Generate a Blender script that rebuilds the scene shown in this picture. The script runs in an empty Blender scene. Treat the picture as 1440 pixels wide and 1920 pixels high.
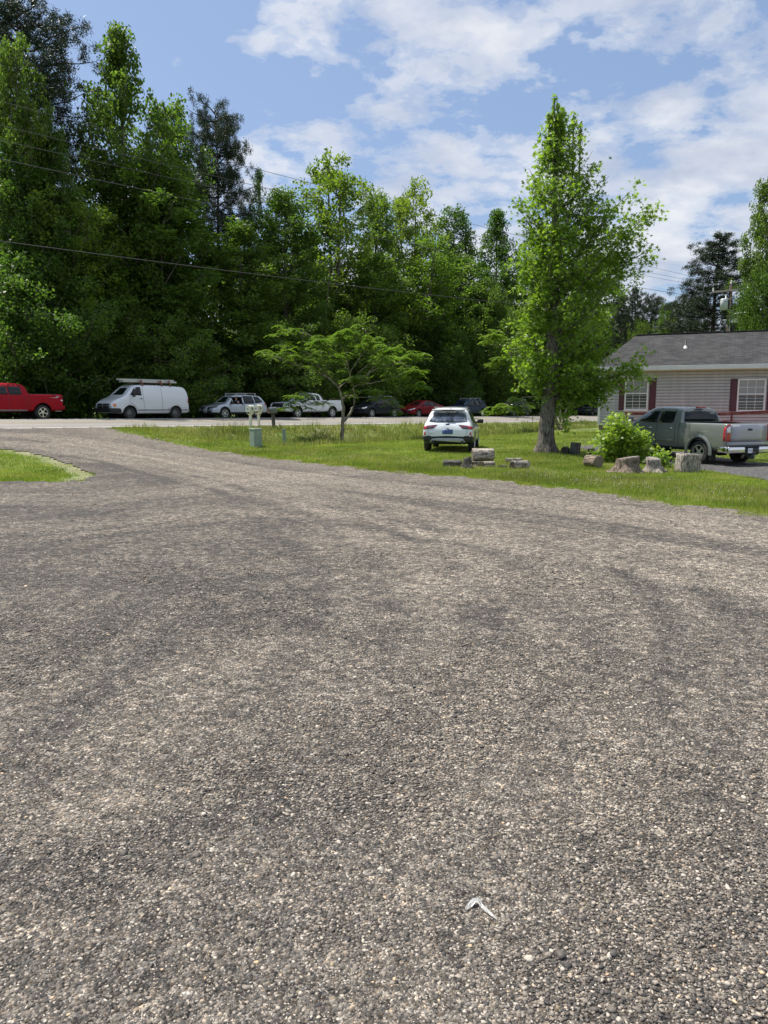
import bpy, bmesh, math, random
import numpy as np
from mathutils import Vector, Matrix
from mathutils.bvhtree import BVHTree
R = math.radians
SC = bpy.context.scene
COL = SC.collection
rs = np.random.RandomState(7)

# ---------------------------------------------------------------- camera
CAMZ = 1.65
F = 1442.0
PITCH = math.atan((960 - 762) / F)
cam_d = bpy.data.cameras.new('camera'); cam = bpy.data.objects.new('camera', cam_d); COL.objects.link(cam)
cam_d.sensor_fit = 'VERTICAL'; cam_d.sensor_height = 36.0; cam_d.lens = 36.0 * F / 1920
cam_d.clip_start = 0.05; cam_d.clip_end = 1500
cam.location = (0, 0, CAMZ); cam.rotation_euler = (math.pi / 2 - PITCH, 0, 0)
SC.camera = cam

# ---------------------------------------------------------------- sun, sky, exposure
SUN_EL, SUN_AZ = R(63), math.atan2(-0.80, 0.42)          # azimuth from +Y towards +X
sunv = Vector((math.sin(SUN_AZ) * math.cos(SUN_EL), math.cos(SUN_AZ) * math.cos(SUN_EL), math.sin(SUN_EL)))
sd = bpy.data.lights.new('sun', 'SUN'); sd.energy = 4.8; sd.angle = R(0.55); sd.color = (1.0, 0.95, 0.87)
so = bpy.data.objects.new('sun', sd); COL.objects.link(so)
so.rotation_euler = sunv.to_track_quat('Z', 'Y').to_euler(); so.location = (-20, 10, 40)
W = bpy.data.worlds.new('World'); SC.world = W; W.use_nodes = True

class NT:
    def __init__(s, nt): s.nt = nt
    def n(s, t, **kw):
        nd = s.nt.nodes.new(t)
        for k, v in kw.items():
            if k.startswith('i_'):
                key = k[2:]; key = int(key) if key.isdigit() else key.replace('_', ' ')
                nd.inputs[key].default_value = v
            else: setattr(nd, k, v)
        return nd
    def l(s, a, b): s.nt.links.new(a, b); return s
    def math(s, op, a, b=None, clamp=False):
        nd = s.n('ShaderNodeMath', operation=op, use_clamp=clamp)
        for i, v in enumerate((a, b)):
            if v is None: continue
            if isinstance(v, (int, float)): nd.inputs[i].default_value = v
            else: s.l(v, nd.inputs[i])
        return nd.outputs[0]
    def mix(s, f, a, b, blend='MIX'):
        nd = s.n('ShaderNodeMix', data_type='RGBA', blend_type=blend)
        for sock, v in ((nd.inputs[0], f), (nd.inputs[6], a), (nd.inputs[7], b)):
            if isinstance(v, (int, float)): sock.default_value = v
            elif isinstance(v, (tuple, list)): sock.default_value = (*v, 1) if len(v) == 3 else v
            else: s.l(v, sock)
        return nd.outputs[2]
    def ramp(s, fac, pts, interp='LINEAR'):
        nd = s.n('ShaderNodeValToRGB'); cr = nd.color_ramp; cr.interpolation = interp
        while len(cr.elements) < len(pts): cr.elements.new(0.5)
        for e, (p, c) in zip(cr.elements, pts):
            e.position = p; c = (c, c, c) if isinstance(c, (int, float)) else c; e.color = (*c, 1)
        s.l(fac, nd.inputs[0]); return nd.outputs[0]
    def noise(s, vec, scale, detail=4, rough=0.55, dist=0.0, out=0):
        nd = s.n('ShaderNodeTexNoise'); nd.inputs['Scale'].default_value = scale; nd.inputs['Detail'].default_value = detail
        nd.inputs['Roughness'].default_value = rough; nd.inputs['Distortion'].default_value = dist
        if vec is not None: s.l(vec, nd.inputs['Vector'])
        return nd.outputs[out]
    def maprange(s, v, a, b, c=0.0, d=1.0, smooth=True):
        nd = s.n('ShaderNodeMapRange'); nd.interpolation_type = 'SMOOTHSTEP' if smooth else 'LINEAR'
        s.l(v, nd.inputs[0])
        for i, x in zip((1, 2, 3, 4), (a, b, c, d)): nd.inputs[i].default_value = x
        return nd.outputs[0]

w = NT(W.node_tree); W.node_tree.nodes.clear()
sky = w.n('ShaderNodeTexSky', sky_type='NISHITA', sun_disc=False, sun_elevation=SUN_EL, sun_rotation=SUN_AZ)
sky.air_density = 1.0; sky.dust_density = 1.6; sky.ozone_density = 1.6
tc = w.n('ShaderNodeTexCoord'); sep = w.n('ShaderNodeSeparateXYZ'); w.l(tc.outputs['Generated'], sep.inputs[0])
zz = w.math('ADD', w.math('MAXIMUM', sep.outputs[2], 0.0), 0.30)
u_ = w.math('DIVIDE', sep.outputs[0], zz); v_ = w.math('DIVIDE', sep.outputs[1], zz)
cv = w.n('ShaderNodeCombineXYZ'); w.l(u_, cv.inputs[0]); w.l(w.math('MULTIPLY', v_, 1.15), cv.inputs[1]); cv.inputs[2].default_value = 1.3
n1 = w.noise(cv.outputs[0], 6.6, 11, 0.60, 0.10)
n2 = w.noise(cv.outputs[0], 1.7, 4, 0.5)
xy = w.math('DIVIDE', sep.outputs[0], w.math('MAXIMUM', w.math('ABSOLUTE', sep.outputs[1]), 0.05))
side = w.maprange(xy, -0.30, 0.12, -0.085, 0.040)
hz = w.maprange(sep.outputs[2], 0.0, 0.25, 0.03, 0.0)
cov = w.math('ADD', w.math('ADD', w.math('ADD', w.math('MULTIPLY', n1, 0.62), w.math('MULTIPLY', n2, 0.38)), side), hz)
cm = w.ramp(cov, [(0.465, 0.0), (0.505, 0.38), (0.55, 0.72), (0.63, 0.93)], 'EASE')
n3 = w.noise(cv.outputs[0], 4.2, 7, 0.6)
cc = w.ramp(n3, [(0.34, (4.3, 4.75, 5.8)), (0.62, (6.9, 7.05, 7.4))])
sk = w.mix(1.0, sky.outputs[0], (1.02, 1.04, 1.12), 'MULTIPLY')
sk2 = w.mix(0.40, sk, (3.0, 4.3, 6.5))
skc = w.mix(cm, sk2, cc)
bg = w.n('ShaderNodeBackground'); bg.inputs['Strength'].default_value = 0.088; w.l(skc, bg.inputs[0])
ow = w.n('ShaderNodeOutputWorld'); w.l(bg.outputs[0], ow.inputs[0])
SC.view_settings.view_transform = 'Standard'; SC.view_settings.look = 'None'; SC.view_settings.gamma = 1.0
SC.view_settings.use_curve_mapping = False
SC.view_settings.exposure = 0.52
SC.render.engine = 'CYCLES'; SC.cycles.max_bounces = 8; SC.cycles.transparent_max_bounces = 8

# ---------------------------------------------------------------- tags
def tag(o, label=None, cat=None, group=None, kind=None):
    if label: o['label'] = label
    if cat: o['category'] = cat
    if group: o['group'] = group
    if kind: o['kind'] = kind
    return o
def empty(name, loc=(0, 0, 0), rz=0.0, label=None, cat=None, group=None):
    o = bpy.data.objects.new(name, None); COL.objects.link(o); o.location = loc; o.rotation_euler = (0, 0, rz)
    o.empty_display_size = 0.2
    return tag(o, label, cat, group)
def copy_tree(o, parent=None):
    c = o.copy(); COL.objects.link(c); c.parent = parent
    for ch in list(o.children): copy_tree(ch, c)
    return c

# ---------------------------------------------------------------- pixel maths (used only to work out where things stand)
def ray(px, py):
    a = (px - 720) / F; b = (960 - py) / F
    return np.array([a, math.cos(PITCH) + b * math.sin(PITCH), -math.sin(PITCH) + b * math.cos(PITCH)])
def topz(px, py, Y):
    d = ray(px, py); return CAMZ + d[2] / d[1] * Y
def ratio(px, py=762): d = ray(px, py); return d[0] / d[1]

# ---------------------------------------------------------------- terrain
P0 = np.array([-9.6, 39.2]); PH = R(50); U = np.array([math.cos(PH), math.sin(PH)]); N = np.array([math.sin(PH), -math.cos(PH)])
def st(x, y):
    dx = x - P0[0]; dy = y - P0[1]
    return dx * N[0] + dy * N[1], dx * U[0] + dy * U[1]
def xy_st(s, t): return P0[0] + s * N[0] + t * U[0], P0[1] + s * N[1] + t * U[1]
def row_t(px, s, py=762):
    r = ratio(px, py); bx, by = xy_st(s, 0)
    return (r * by - bx) / (U[0] - r * U[1])
def sm(x, a, b):
    t = np.clip((np.asarray(x, float) - a) / (b - a), 0, 1); return t * t * (3 - 2 * t)
def wob(x, y):
    return (np.sin(x * .9 + 1.3 * np.sin(y * .53)) * np.cos(y * .8 + np.sin(x * .41)) + .5 * np.sin(x * 2.3 + y * 1.7) * np.cos(y * 2.9 - x))
def zg(x, y, under=False):
    x = np.asarray(x, float); y = np.asarray(y, float)
    s, t = st(x, y); tt = np.clip(t, -60, 130)
    zn = .63 - .009 * tt; zf = .96 - .0065 * tt
    lawn = -.27 * np.exp(-((x - 11.5) / 6.5) ** 2 - ((y - 24.5) / 6) ** 2) + .17 * sm(y, 31, 36) * sm(x, 7, 11) * (1 - sm(x, 34, 40)) + .012 * wob(x * .8, y * .8)
    ditch = -.42 * np.exp(-((s - 5.2) / 2.3) ** 2)
    a = zn * (1 - sm(s, .3, 4.6)) + lawn * sm(s, 3, 9) + ditch * sm(s, 0.8, 3)
    b = zn * (1 - sm(s, .5, 15)) + lawn * sm(s, 6, 14)
    k = sm(t, -5.2, -1.5); near = a * k + b * (1 - k)
    road = zn + (zf - zn) * np.clip(-s / 6.8, 0, 1) + .05 * np.sin(np.clip(-s / 6.8, 0, 1) * math.pi)
    road = road - .05 * sm(-s, 6.8, 8) - .25 * sm(-s, 10.5, 14)
    z = np.where(s > 0, near, road)
    if under: z = z - .14 * sm(-s, -0.1, .35) * (1 - sm(-s, 6.5, 6.95))
    return z
def gp(px, py, it=60):
    """ground point seen at a pixel of the photograph"""
    d = ray(px, py); lo, hi = 0.5, 200.0; prev = .5
    for k in np.exp(np.linspace(math.log(.6), math.log(160), 500)):
        if CAMZ + d[2] * k < float(zg(d[0] * k, d[1] * k)): hi = k; lo = prev; break
        prev = k
    for _ in range(30):
        m = (lo + hi) / 2
        if CAMZ + d[2] * m < float(zg(d[0] * m, d[1] * m)): hi = m
        else: lo = m
    x, y = d[0] * lo, d[1] * lo
    return float(x), float(y), float(zg(x, y))

def in_poly(x, y, poly):
    x = np.asarray(x); inside = np.zeros(x.shape, bool); n = len(poly)
    for i in range(n):
        x1, y1 = poly[i]; x2, y2 = poly[(i + 1) % n]
        c = ((y1 > y) != (y2 > y)) & (x < (x2 - x1) * (y - y1) / ((y2 - y1) or 1e-9) + x1)
        inside ^= c
    return inside
edgepx = [(1700, 1012), (1440, 967), (1300, 949), (1150, 929), (1000, 911), (860, 896), (720, 884), (600, 871), (480, 857), (400, 846), (340, 835), (280, 823), (240, 813), (205, 805)]
EDGE = [gp(*p)[:2] for p in edgepx]
far = xy_st(0.25, 140)
LAWN = [(60, 2)] + [(30, 3.2)] + [tuple(e) for e in EDGE] + [xy_st(0.35, row_t(203, .35)), far, (220, 20)]
leftpx = [(-200, 836), (0, 843), (50, 848), (95, 858), (130, 871), (165, 885), (178, 893), (150, 902), (60, 905), (0, 906), (-300, 908)]
LEFT = [gp(*p)[:2] for p in leftpx]
PAD = [gp(*p)[:2] for p in [(1245, 872), (1330, 884), (1380, 893), (1440, 902), (1600, 925)]] + [(30, 16), (30, 27.5)] + [gp(*p)[:2] for p in [(1600, 878), (1440, 869), (1400, 866)]] + [(11.6, 30), (9.2, 33), (7.8, 32.5), (8.6, 26)]
EXY = np.array(EDGE)
def dist_poly(x, y, P):
    d = np.full(np.shape(x), 1e9)
    for i in range(len(P) - 1):
        a = np.array(P[i]); b = np.array(P[i + 1]); ab = b - a; L = (ab ** 2).sum() + 1e-9
        t = np.clip(((x - a[0]) * ab[0] + (y - a[1]) * ab[1]) / L, 0, 1)
        d = np.minimum(d, np.hypot(x - a[0] - t * ab[0], y - a[1] - t * ab[1]))
    return d

def mesh_np(name, V, faces_flat, counts, mat=None, parent=None, attrs=None, smooth=False, link=True):
    """fast mesh from numpy; attrs {name: (domain, array)}"""
    me = bpy.data.meshes.new(name); V = np.asarray(V, np.float32)
    me.vertices.add(len(V)); me.vertices.foreach_set('co', V.ravel())
    ff = np.asarray(faces_flat, np.int32).ravel(); cnt = np.asarray(counts, np.int32)
    me.loops.add(len(ff)); me.loops.foreach_set('vertex_index', ff)
    me.polygons.add(len(cnt)); st_ = np.concatenate([[0], np.cumsum(cnt)[:-1]]).astype(np.int32)
    me.polygons.foreach_set('loop_start', st_)
    if smooth: me.polygons.foreach_set('use_smooth', np.ones(len(cnt), bool))
    for k, (dom, arr) in (attrs or {}).items():
        a = me.attributes.new(k, 'FLOAT', dom); a.data.foreach_set('value', np.asarray(arr, np.float32).ravel())
    me.update(calc_edges=True); me.validate()
    if mat: me.materials.append(mat)
    if not link: return me
    o = bpy.data.objects.new(name, me); COL.objects.link(o); o.parent = parent
    return o

# ---------------------------------------------------------------- materials
def new_mat(name):
    m = bpy.data.materials.new(name); m.use_nodes = True; nt = m.node_tree; nt.nodes.clear()
    k = NT(nt); out = k.n('ShaderNodeOutputMaterial'); return m, k, out
def simple(name, col, rough=.6, metal=0.0, var=0.0, vscale=8.0, coat=0.0, bump=0.0, bscale=60.0, spec=0.5, dirt=None, dscale=3.0):
    m, k, out = new_mat(name); b = k.n('ShaderNodeBsdfPrincipled')
    b.inputs['Roughness'].default_value = rough; b.inputs['Metallic'].default_value = metal
    b.inputs['Coat Weight'].default_value = coat; b.inputs['Coat Roughness'].default_value = .04; b.inputs['Specular IOR Level'].default_value = spec
    t = k.n('ShaderNodeTexCoord').outputs['Object']
    c = None
    if var:
        n = k.noise(t, vscale, 5, .6)
        lo = tuple(max(0, v * (1 - var)) for v in col); hi = tuple(min(1, v * (1 + var)) for v in col)
        c = k.ramp(n, [(.3, lo), (.7, hi)])
    if dirt:
        n = k.noise(t, dscale, 6, .65); f = k.ramp(n, [(.48, 0.0), (.72, .75)])
        c = k.mix(f, c if c is not None else col, dirt)
    if c is not None: k.l(c, b.inputs['Base Color'])
    else: b.inputs['Base Color'].default_value = (*col, 1)
    if bump:
        n = k.noise(t, bscale, 6, .65); bp = k.n('ShaderNodeBump'); bp.inputs['Strength'].default_value = bump; bp.inputs['Distance'].default_value = .02
        k.l(n, bp.inputs['Height']); k.l(bp.outputs[0], b.inputs['Normal'])
    k.l(b.outputs[0], out.inputs[0]); return m

def gravel_mat(name, dark=(.088, .078, .067), light=(.322, .275, .217), sheet=True):
    m, k, out = new_mat(name); b = k.n('ShaderNodeBsdfPrincipled'); b.inputs['Roughness'].default_value = .82
    b.inputs['Specular IOR Level'].default_value = .35
    pos = k.n('ShaderNodeNewGeometry').outputs['Position']
    tr = k.n('ShaderNodeAttribute', attribute_name='track').outputs['Fac']
    big = k.noise(pos, .8, 6, .65, .5); mid = k.noise(pos, 6.5, 5, .7)
    f = k.math('ADD', k.math('ADD', k.math('MULTIPLY', big, .34), k.math('MULTIPLY', mid, .54)), k.math('MULTIPLY', tr, .36), True)
    base = k.ramp(f, [(.36, dark), (.50, tuple((a + c) / 2 * .88 for a, c in zip(dark, light))), (.78, light)])
    vo = k.n('ShaderNodeTexVoronoi'); vo.inputs['Scale'].default_value = 88; k.l(pos, vo.inputs['Vector'])
    vo2 = k.n('ShaderNodeTexVoronoi'); vo2.inputs['Scale'].default_value = 24; k.l(pos, vo2.inputs['Vector'])
    sp = k.n('ShaderNodeSeparateColor'); k.l(vo.outputs['Color'], sp.inputs[0])
    cell = k.ramp(sp.outputs[0], [(0.0, .30), (.40, .75), (.75, 1.25), (.92, 1.75), (1.0, 2.6)])
    tint = k.ramp(sp.outputs[1], [(0.0, (.90, .97, 1.06)), (.6, (1, 1, 1)), (1.0, (1.12, 1.0, .86))])
    sp2 = k.n('ShaderNodeSeparateColor'); k.l(vo2.outputs['Color'], sp2.inputs[0])
    cell2 = k.ramp(sp2.outputs[0], [(0.0, .50), (.55, .95), (1.0, 1.65)])
    c = k.mix(1, k.mix(1, k.mix(1, base, cell, 'MULTIPLY'), tint, 'MULTIPLY'), cell2, 'MULTIPLY')
    k.l(c, b.inputs['Base Color'])
    d = k.math('SUBTRACT', 1.0, vo.outputs['Distance'])
    fine = k.noise(pos, 48, 6, .75)
    h = k.math('ADD', k.math('ADD', k.math('MULTIPLY', d, .9), k.math('MULTIPLY', fine, .5)), k.math('MULTIPLY', sp2.outputs[1], .8))
    bp = k.n('ShaderNodeBump'); bp.inputs['Strength'].default_value = 1.0; bp.inputs['Distance'].default_value = .018
    k.l(h, bp.inputs['Height']); k.l(bp.outputs[0], b.inputs['Normal'])
    k.l(b.outputs[0], out.inputs[0]); return m
M_GRAVEL = gravel_mat('gravel')
M_PAD = gravel_mat('gravel_pad', (.07, .07, .07), (.20, .19, .175))

m, k, out = new_mat('soil_grass'); M_SOIL = m
b = k.n('ShaderNodeBsdfPrincipled'); b.inputs['Roughness'].default_value = .95
pos = k.n('ShaderNodeNewGeometry').outputs['Position']
n = k.noise(pos, 1.1, 6, .65, .3); n_f = k.noise(pos, 24, 5, .7)
g = k.ramp(n, [(.3, (.07, .125, .02)), (.5, (.13, .18, .035)), (.72, (.23, .23, .09))])
g = k.mix(1, g, k.ramp(n_f, [(.2, .55), (.8, 1.5)]), 'MULTIPLY')
da = k.n('ShaderNodeAttribute', attribute_name='dirt').outputs['Fac']
dc = k.ramp(n_f, [(.25, (.16, .125, .09)), (.75, (.46, .39, .30))])
k.l(k.mix(k.math('MULTIPLY', da, k.ramp(k.noise(pos, 2.2, 5, .7), [(.3, .35), (.6, 1.0)]), True), g, dc), b.inputs['Base Color'])
bp = k.n('ShaderNodeBump'); bp.inputs['Distance'].default_value = .03; k.l(n_f, bp.inputs['Height']); k.l(bp.outputs[0], b.inputs['Normal'])
k.l(b.outputs[0], out.inputs[0])

m, k, out = new_mat('asphalt'); M_ROAD = m
b = k.n('ShaderNodeBsdfPrincipled'); b.inputs['Roughness'].default_value = .8
pos = k.n('ShaderNodeNewGeometry').outputs['Position']
mp = k.n('ShaderNodeMapping'); mp.inputs['Rotation'].default_value = (0, 0, -PH); k.l(pos, mp.inputs[0])
mp2 = k.n('ShaderNodeMapping'); mp2.inputs['Scale'].default_value = (.12, 1.4, 1); k.l(mp.outputs[0], mp2.inputs[0])
n = k.noise(mp2.outputs[0], 1.0, 6, .6); nf = k.noise(pos, 70, 4, .7)
g = k.ramp(n, [(.3, (.16, .15, .138)), (.7, (.265, .247, .222))])
k.l(k.mix(1, g, k.ramp(nf, [(.25, .7), (.75, 1.3)]), 'MULTIPLY'), b.inputs['Base Color'])
bp = k.n('ShaderNodeBump'); bp.inputs['Distance'].default_value = .006; k.l(nf, bp.inputs['Height']); k.l(bp.outputs[0], b.inputs['Normal'])
k.l(b.outputs[0], out.inputs[0])
M_WLINE = simple('worn_white_paint', (.68, .67, .62), .7, var=.25, vscale=14)
M_YLINE = simple('worn_yellow_paint', (.52, .40, .14), .7, var=.25, vscale=14)

# ---------------------------------------------------------------- ground sheets
th = np.concatenate([np.linspace(-180, -40, 36, endpoint=False), np.linspace(-40, 40, 330, endpoint=False), np.linspace(40, 180, 36, endpoint=False)])
th = np.radians(th); rr = np.concatenate([[.02], np.exp(np.linspace(math.log(.5), math.log(220), 380)), [420, 900]])
TH, RR = np.meshgrid(th, rr); GX = RR * np.sin(TH); GY = RR * np.cos(TH)
nr, nt_ = GX.shape
idx = np.arange(nr * nt_).reshape(nr, nt_)
quads = np.stack([idx[:-1, :], np.roll(idx, -1, 1)[:-1, :], np.roll(idx, -1, 1)[1:, :], idx[1:, :]], -1).reshape(-1, 4)[:, ::-1]
gx, gy = GX.ravel(), GY.ravel(); gzu = zg(gx, gy, True); gz = zg(gx, gy)
gs, gt = st(gx, gy)
dirt = np.clip((1 - sm(gs, .25, 1.3)) * sm(gs, -1, 0.0) * (.25 + .75 * (1 - sm(gt, 3, 12))), 0, 1)
dirt = np.maximum(dirt, .95 * sm(-gs, 6.3, 7) * (1 - sm(-gs, 9.5, 12)) * .7)
dL = dist_poly(gx, gy, LEFT[1:8]); dirt = np.maximum(dirt, (1 - sm(dL, .1, .6)) * .6)
dE = dist_poly(gx, gy, [LAWN[1]] + EDGE); dirt = np.maximum(dirt, (1 - sm(dE, .05, .3)) * .6)
# brown patches beside the stumps and on the ditch bank
for (px, py, rad, k_) in [(1150, 870, .45, .9), (1340, 937, .5, .8), (1395, 940, .6, .8), (600, 806, 1.2, .7), (945, 875, .5, .5), (640, 803, 1.5, .6), (1230, 884, .35, .6)]:
    q = gp(px, py); dirt = np.maximum(dirt, k_ * np.exp(-(((gx - q[0]) / rad) ** 2 + ((gy - q[1]) / (rad * 1.2)) ** 2)))
ground = mesh_np('ground', np.stack([gx, gy, gzu], 1), quads, np.full(len(quads), 4), M_SOIL, attrs={'dirt': ('POINT', dirt)}, smooth=True)
tag(ground, kind='structure')

cx = gx[quads].mean(1); cy = gy[quads].mean(1); cs, ct = st(cx, cy)
wb = .12 * wob(cx * 3, cy * 3) + .07 * wob(cx * 9, cy * 8); 
LAWN_w = in_poly(cx + wb, cy + wb, LAWN); LEFT_w = in_poly(cx + wb, cy - wb, LEFT); PAD_w = in_poly(cx + wb, cy + wb, PAD)
isg = (~LAWN_w) & (~LEFT_w) & (cs > -.05) & (np.hypot(cx, cy) < 75) & ~((ct > 5) & (cs < 8)) & (cy > -30)
# wheel tracks: curves swept by turning vehicles
def arc(pxs): return [gp(*p)[:2] for p in pxs]
TR = [arc([(-100, 812), (60, 818), (200, 836), (340, 862), (470, 886), (620, 905), (800, 925), (1000, 946), (1250, 975), (1600, 1030)]),
      arc([(-100, 826), (100, 838), (250, 862), (380, 890), (520, 922), (700, 960), (860, 990), (1050, 1020), (1250, 1050), (1600, 1120)]),
      arc([(-100, 935), (150, 940), (330, 922), (480, 900), (620, 890)]),
      arc([(-100, 1010), (200, 985), (420, 960), (620, 975), (760, 1040), (850, 1180), (860, 1400)]),
      arc([(640, 1000), (900, 1010), (1080, 1080), (1180, 1200), (1200, 1400), (1120, 1700)]),
      arc([(200, 1400), (500, 1150), (900, 1080), (1300, 1090), (1600, 1130)])]
TD = [arc([(300, 880), (420, 905), (490, 940), (560, 990)]), arc([(600, 935), (720, 960), (760, 1010)]), arc([(1000, 1020), (1160, 1050), (1260, 1160), (1240, 1330)]),
      arc([(-50, 1090), (250, 1080), (460, 1110), (560, 1180)]), arc([(500, 990), (700, 985), (900, 1000)]), arc([(-100, 905), (100, 905), (220, 895)]),
      arc([(180, 872), (260, 885), (330, 910)]), arc([(100, 1380), (330, 1180), (650, 1130), (1000, 1190)])]
def gauss(P, c, w_): return np.exp(-((dist_poly(gx, gy, P) - c) / w_) ** 2)
track = np.zeros(len(gx)); wn = .65 + .35 * wob(gx * 1.9, gy * 1.6)
for i, p in enumerate(TR):
    k_ = (.8, .75, .5, .5, .55, .45)[i]; track += k_ * (.55 * gauss(p, 0, (.75, .75, .45, .40, .40, .4)[i]) + .45 * wn * gauss(p, .72, .20) - .35 * wn * gauss(p, 1.05, .16) - .25 * wn * gauss(p, .40, .12))
for i, p in enumerate(TD): track -= .42 * wn * (gauss(p, 0, .17) + .6 * gauss(p, .42, .12))
track = track + .25 * np.exp(-(dist_poly(gx, gy, EDGE) / 1.6) ** 2) - .20 * (1 - sm(gy, 6, 16)) * sm(-gx, 1, 6)
def sub_sheet(name, mask, mat, dz, attrs=None):
    q = quads[mask]; uq, inv = np.unique(q, return_inverse=True)
    V = np.stack([gx[uq], gy[uq], gz[uq] + dz], 1)
    o = mesh_np(name, V, inv.reshape(-1, 4), np.full(len(q), 4), mat, attrs={k_: ('POINT', v[uq]) for k_, v in (attrs or {}).items()}, smooth=True)
    return tag(o, kind='structure')
drive = sub_sheet('gravel_driveway', isg, M_GRAVEL, .022, {'track': track})
pad = sub_sheet('gravel_parking_pad', PAD_w, M_PAD, .018, {'track': track * 0 + .1})

def strip(name, s0, s1, t0, t1, mat, dz, ns=8, nt=120):
    S, T = np.meshgrid(np.linspace(s0, s1, ns), np.linspace(t0, t1, nt)); X, Y = xy_st(S, T); Z = zg(X, Y) + dz
    i = np.arange(ns * nt).reshape(nt, ns)
    q = np.stack([i[:-1, :-1], i[:-1, 1:], i[1:, 1:], i[1:, :-1]], -1).reshape(-1, 4)
    V = np.stack([X.ravel(), Y.ravel(), Z.ravel()], 1)
    return tag(mesh_np(name, V, q, np.full(len(q), 4), mat, smooth=True), kind='structure')
strip('road', -6.8, .12, -90, 160, M_ROAD, .012, 24, 300)
strip('road_edge_line', -.34, -.22, -90, 160, M_WLINE, .018, 3, 300)
strip('road_edge_line', -6.5, -6.38, -90, 160, M_WLINE, .018, 3, 300)
strip('road_centre_line', -3.36, -3.26, -90, 160, M_YLINE, .018, 3, 300)
strip('road_centre_line', -3.58, -3.48, -90, 160, M_YLINE, .018, 3, 300)
# ---------------------------------------------------------------- foliage
def leaf_mat(name, c_lo, c_hi, tl, trans=.45, gloss=.25, scale=.8, straw=None):
    m, k, out = new_mat(name)
    pos = k.n('ShaderNodeTexCoord').outputs['Object']
    rn = k.n('ShaderNodeAttribute', attribute_name='rnd').outputs['Fac']
    f = k.math('ADD', k.math('MULTIPLY', rn, .55), k.math('MULTIPLY', k.noise(pos, scale, 3, .6), .55))
    inf = k.n('ShaderNodeObjectInfo').outputs['Random']
    c = k.ramp(f, [(.25, c_lo), (.85, c_hi)])
    hs = k.n('ShaderNodeHueSaturation'); k.l(k.maprange(inf, 0, 1, .488, .512, False), hs.inputs['Hue']); k.l(k.maprange(inf, 0, 1, 1.15, .88, False), hs.inputs['Value']); k.l(c, hs.inputs['Color'])
    c = hs.outputs[0]
    if straw:
        c = k.mix(k.ramp(k.math('ADD', k.math('MULTIPLY', k.noise(pos, .9, 5, .65, .4), .8), k.math('MULTIPLY', rn, .22)), [(.46, 0.0), (.66, .75)]), c, straw)
        c = k.mix(1, c, k.ramp(k.noise(pos, .28, 4, .6), [(.35, .72), (.65, 1.15)]), 'MULTIPLY')
    d = k.n('ShaderNodeBsdfPrincipled'); d.inputs['Roughness'].default_value = .45; d.inputs['Specular IOR Level'].default_value = gloss
    k.l(c, d.inputs['Base Color'])
    t = k.n('ShaderNodeBsdfTranslucent'); k.l(k.mix(1, c, tl, 'MULTIPLY'), t.inputs[0])
    mx = k.n('ShaderNodeMixShader'); mx.inputs[0].default_value = trans
    k.l(d.outputs[0], mx.inputs[1]); k.l(t.outputs[0], mx.inputs[2]); k.l(mx.outputs[0], out.inputs[0]); return m
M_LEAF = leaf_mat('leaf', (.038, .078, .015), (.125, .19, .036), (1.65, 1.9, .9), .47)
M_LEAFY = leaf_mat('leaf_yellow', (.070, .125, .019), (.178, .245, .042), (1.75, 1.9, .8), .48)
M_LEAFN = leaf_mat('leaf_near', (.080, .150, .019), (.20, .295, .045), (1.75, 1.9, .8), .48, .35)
M_MIM = leaf_mat('leaf_mimosa', (.10, .175, .02), (.20, .28, .036), (1.9, 2.1, .8), .40, .2)
M_BUSH = leaf_mat('leaf_bush', (.10, .19, .022), (.26, .36, .055), (1.8, 1.9, .9), .42, .4)
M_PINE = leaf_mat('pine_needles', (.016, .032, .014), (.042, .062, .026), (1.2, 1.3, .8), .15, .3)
M_GRASS = leaf_mat('grass', (.12, .175, .025), (.32, .38, .075), (1.55, 1.75, .7), .38, .2, .45, (.42, .38, .15))
M_GRASST = leaf_mat('tall_grass', (.10, .15, .032), (.31, .34, .10), (1.5, 1.65, .8), .38, .2, .6, (.40, .33, .18))

def bark_mat(name, lo, hi, sc=3.0, ridge=14.0, bump=1.0):
    m, k, out = new_mat(name); b = k.n('ShaderNodeBsdfPrincipled'); b.inputs['Roughness'].default_value = .92; b.inputs['Specular IOR Level'].default_value = .2
    t = k.n('ShaderNodeTexCoord').outputs['Object']
    mp = k.n('ShaderNodeMapping'); mp.inputs['Scale'].default_value = (ridge, ridge, ridge * .22); k.l(t, mp.inputs[0])
    r = k.noise(mp.outputs[0], 1.0, 6, .7, .6); n = k.noise(t, sc, 5, .6)
    c = k.mix(k.ramp(r, [(.40, 0), (.56, 1.0)]), lo, hi); c = k.mix(1, c, k.ramp(n, [(.3, .7), (.7, 1.25)]), 'MULTIPLY')
    k.l(c, b.inputs['Base Color'])
    bp = k.n('ShaderNodeBump'); bp.inputs['Strength'].default_value = bump; bp.inputs['Distance'].default_value = .03; k.l(r, bp.inputs['Height']); k.l(bp.outputs[0], b.inputs['Normal'])
    k.l(b.outputs[0], out.inputs[0]); return m
M_BARK = bark_mat('bark', (.05, .042, .034), (.21, .185, .155))
M_BARKG = bark_mat('bark_grey', (.055, .047, .038), (.215, .19, .16), 4, 16)
M_BARKM = bark_mat('bark_mimosa', (.12, .10, .075), (.34, .30, .22), 6, 10, .5)
M_BARKD = bark_mat('bark_dark', (.035, .028, .022), (.11, .09, .07))

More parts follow.
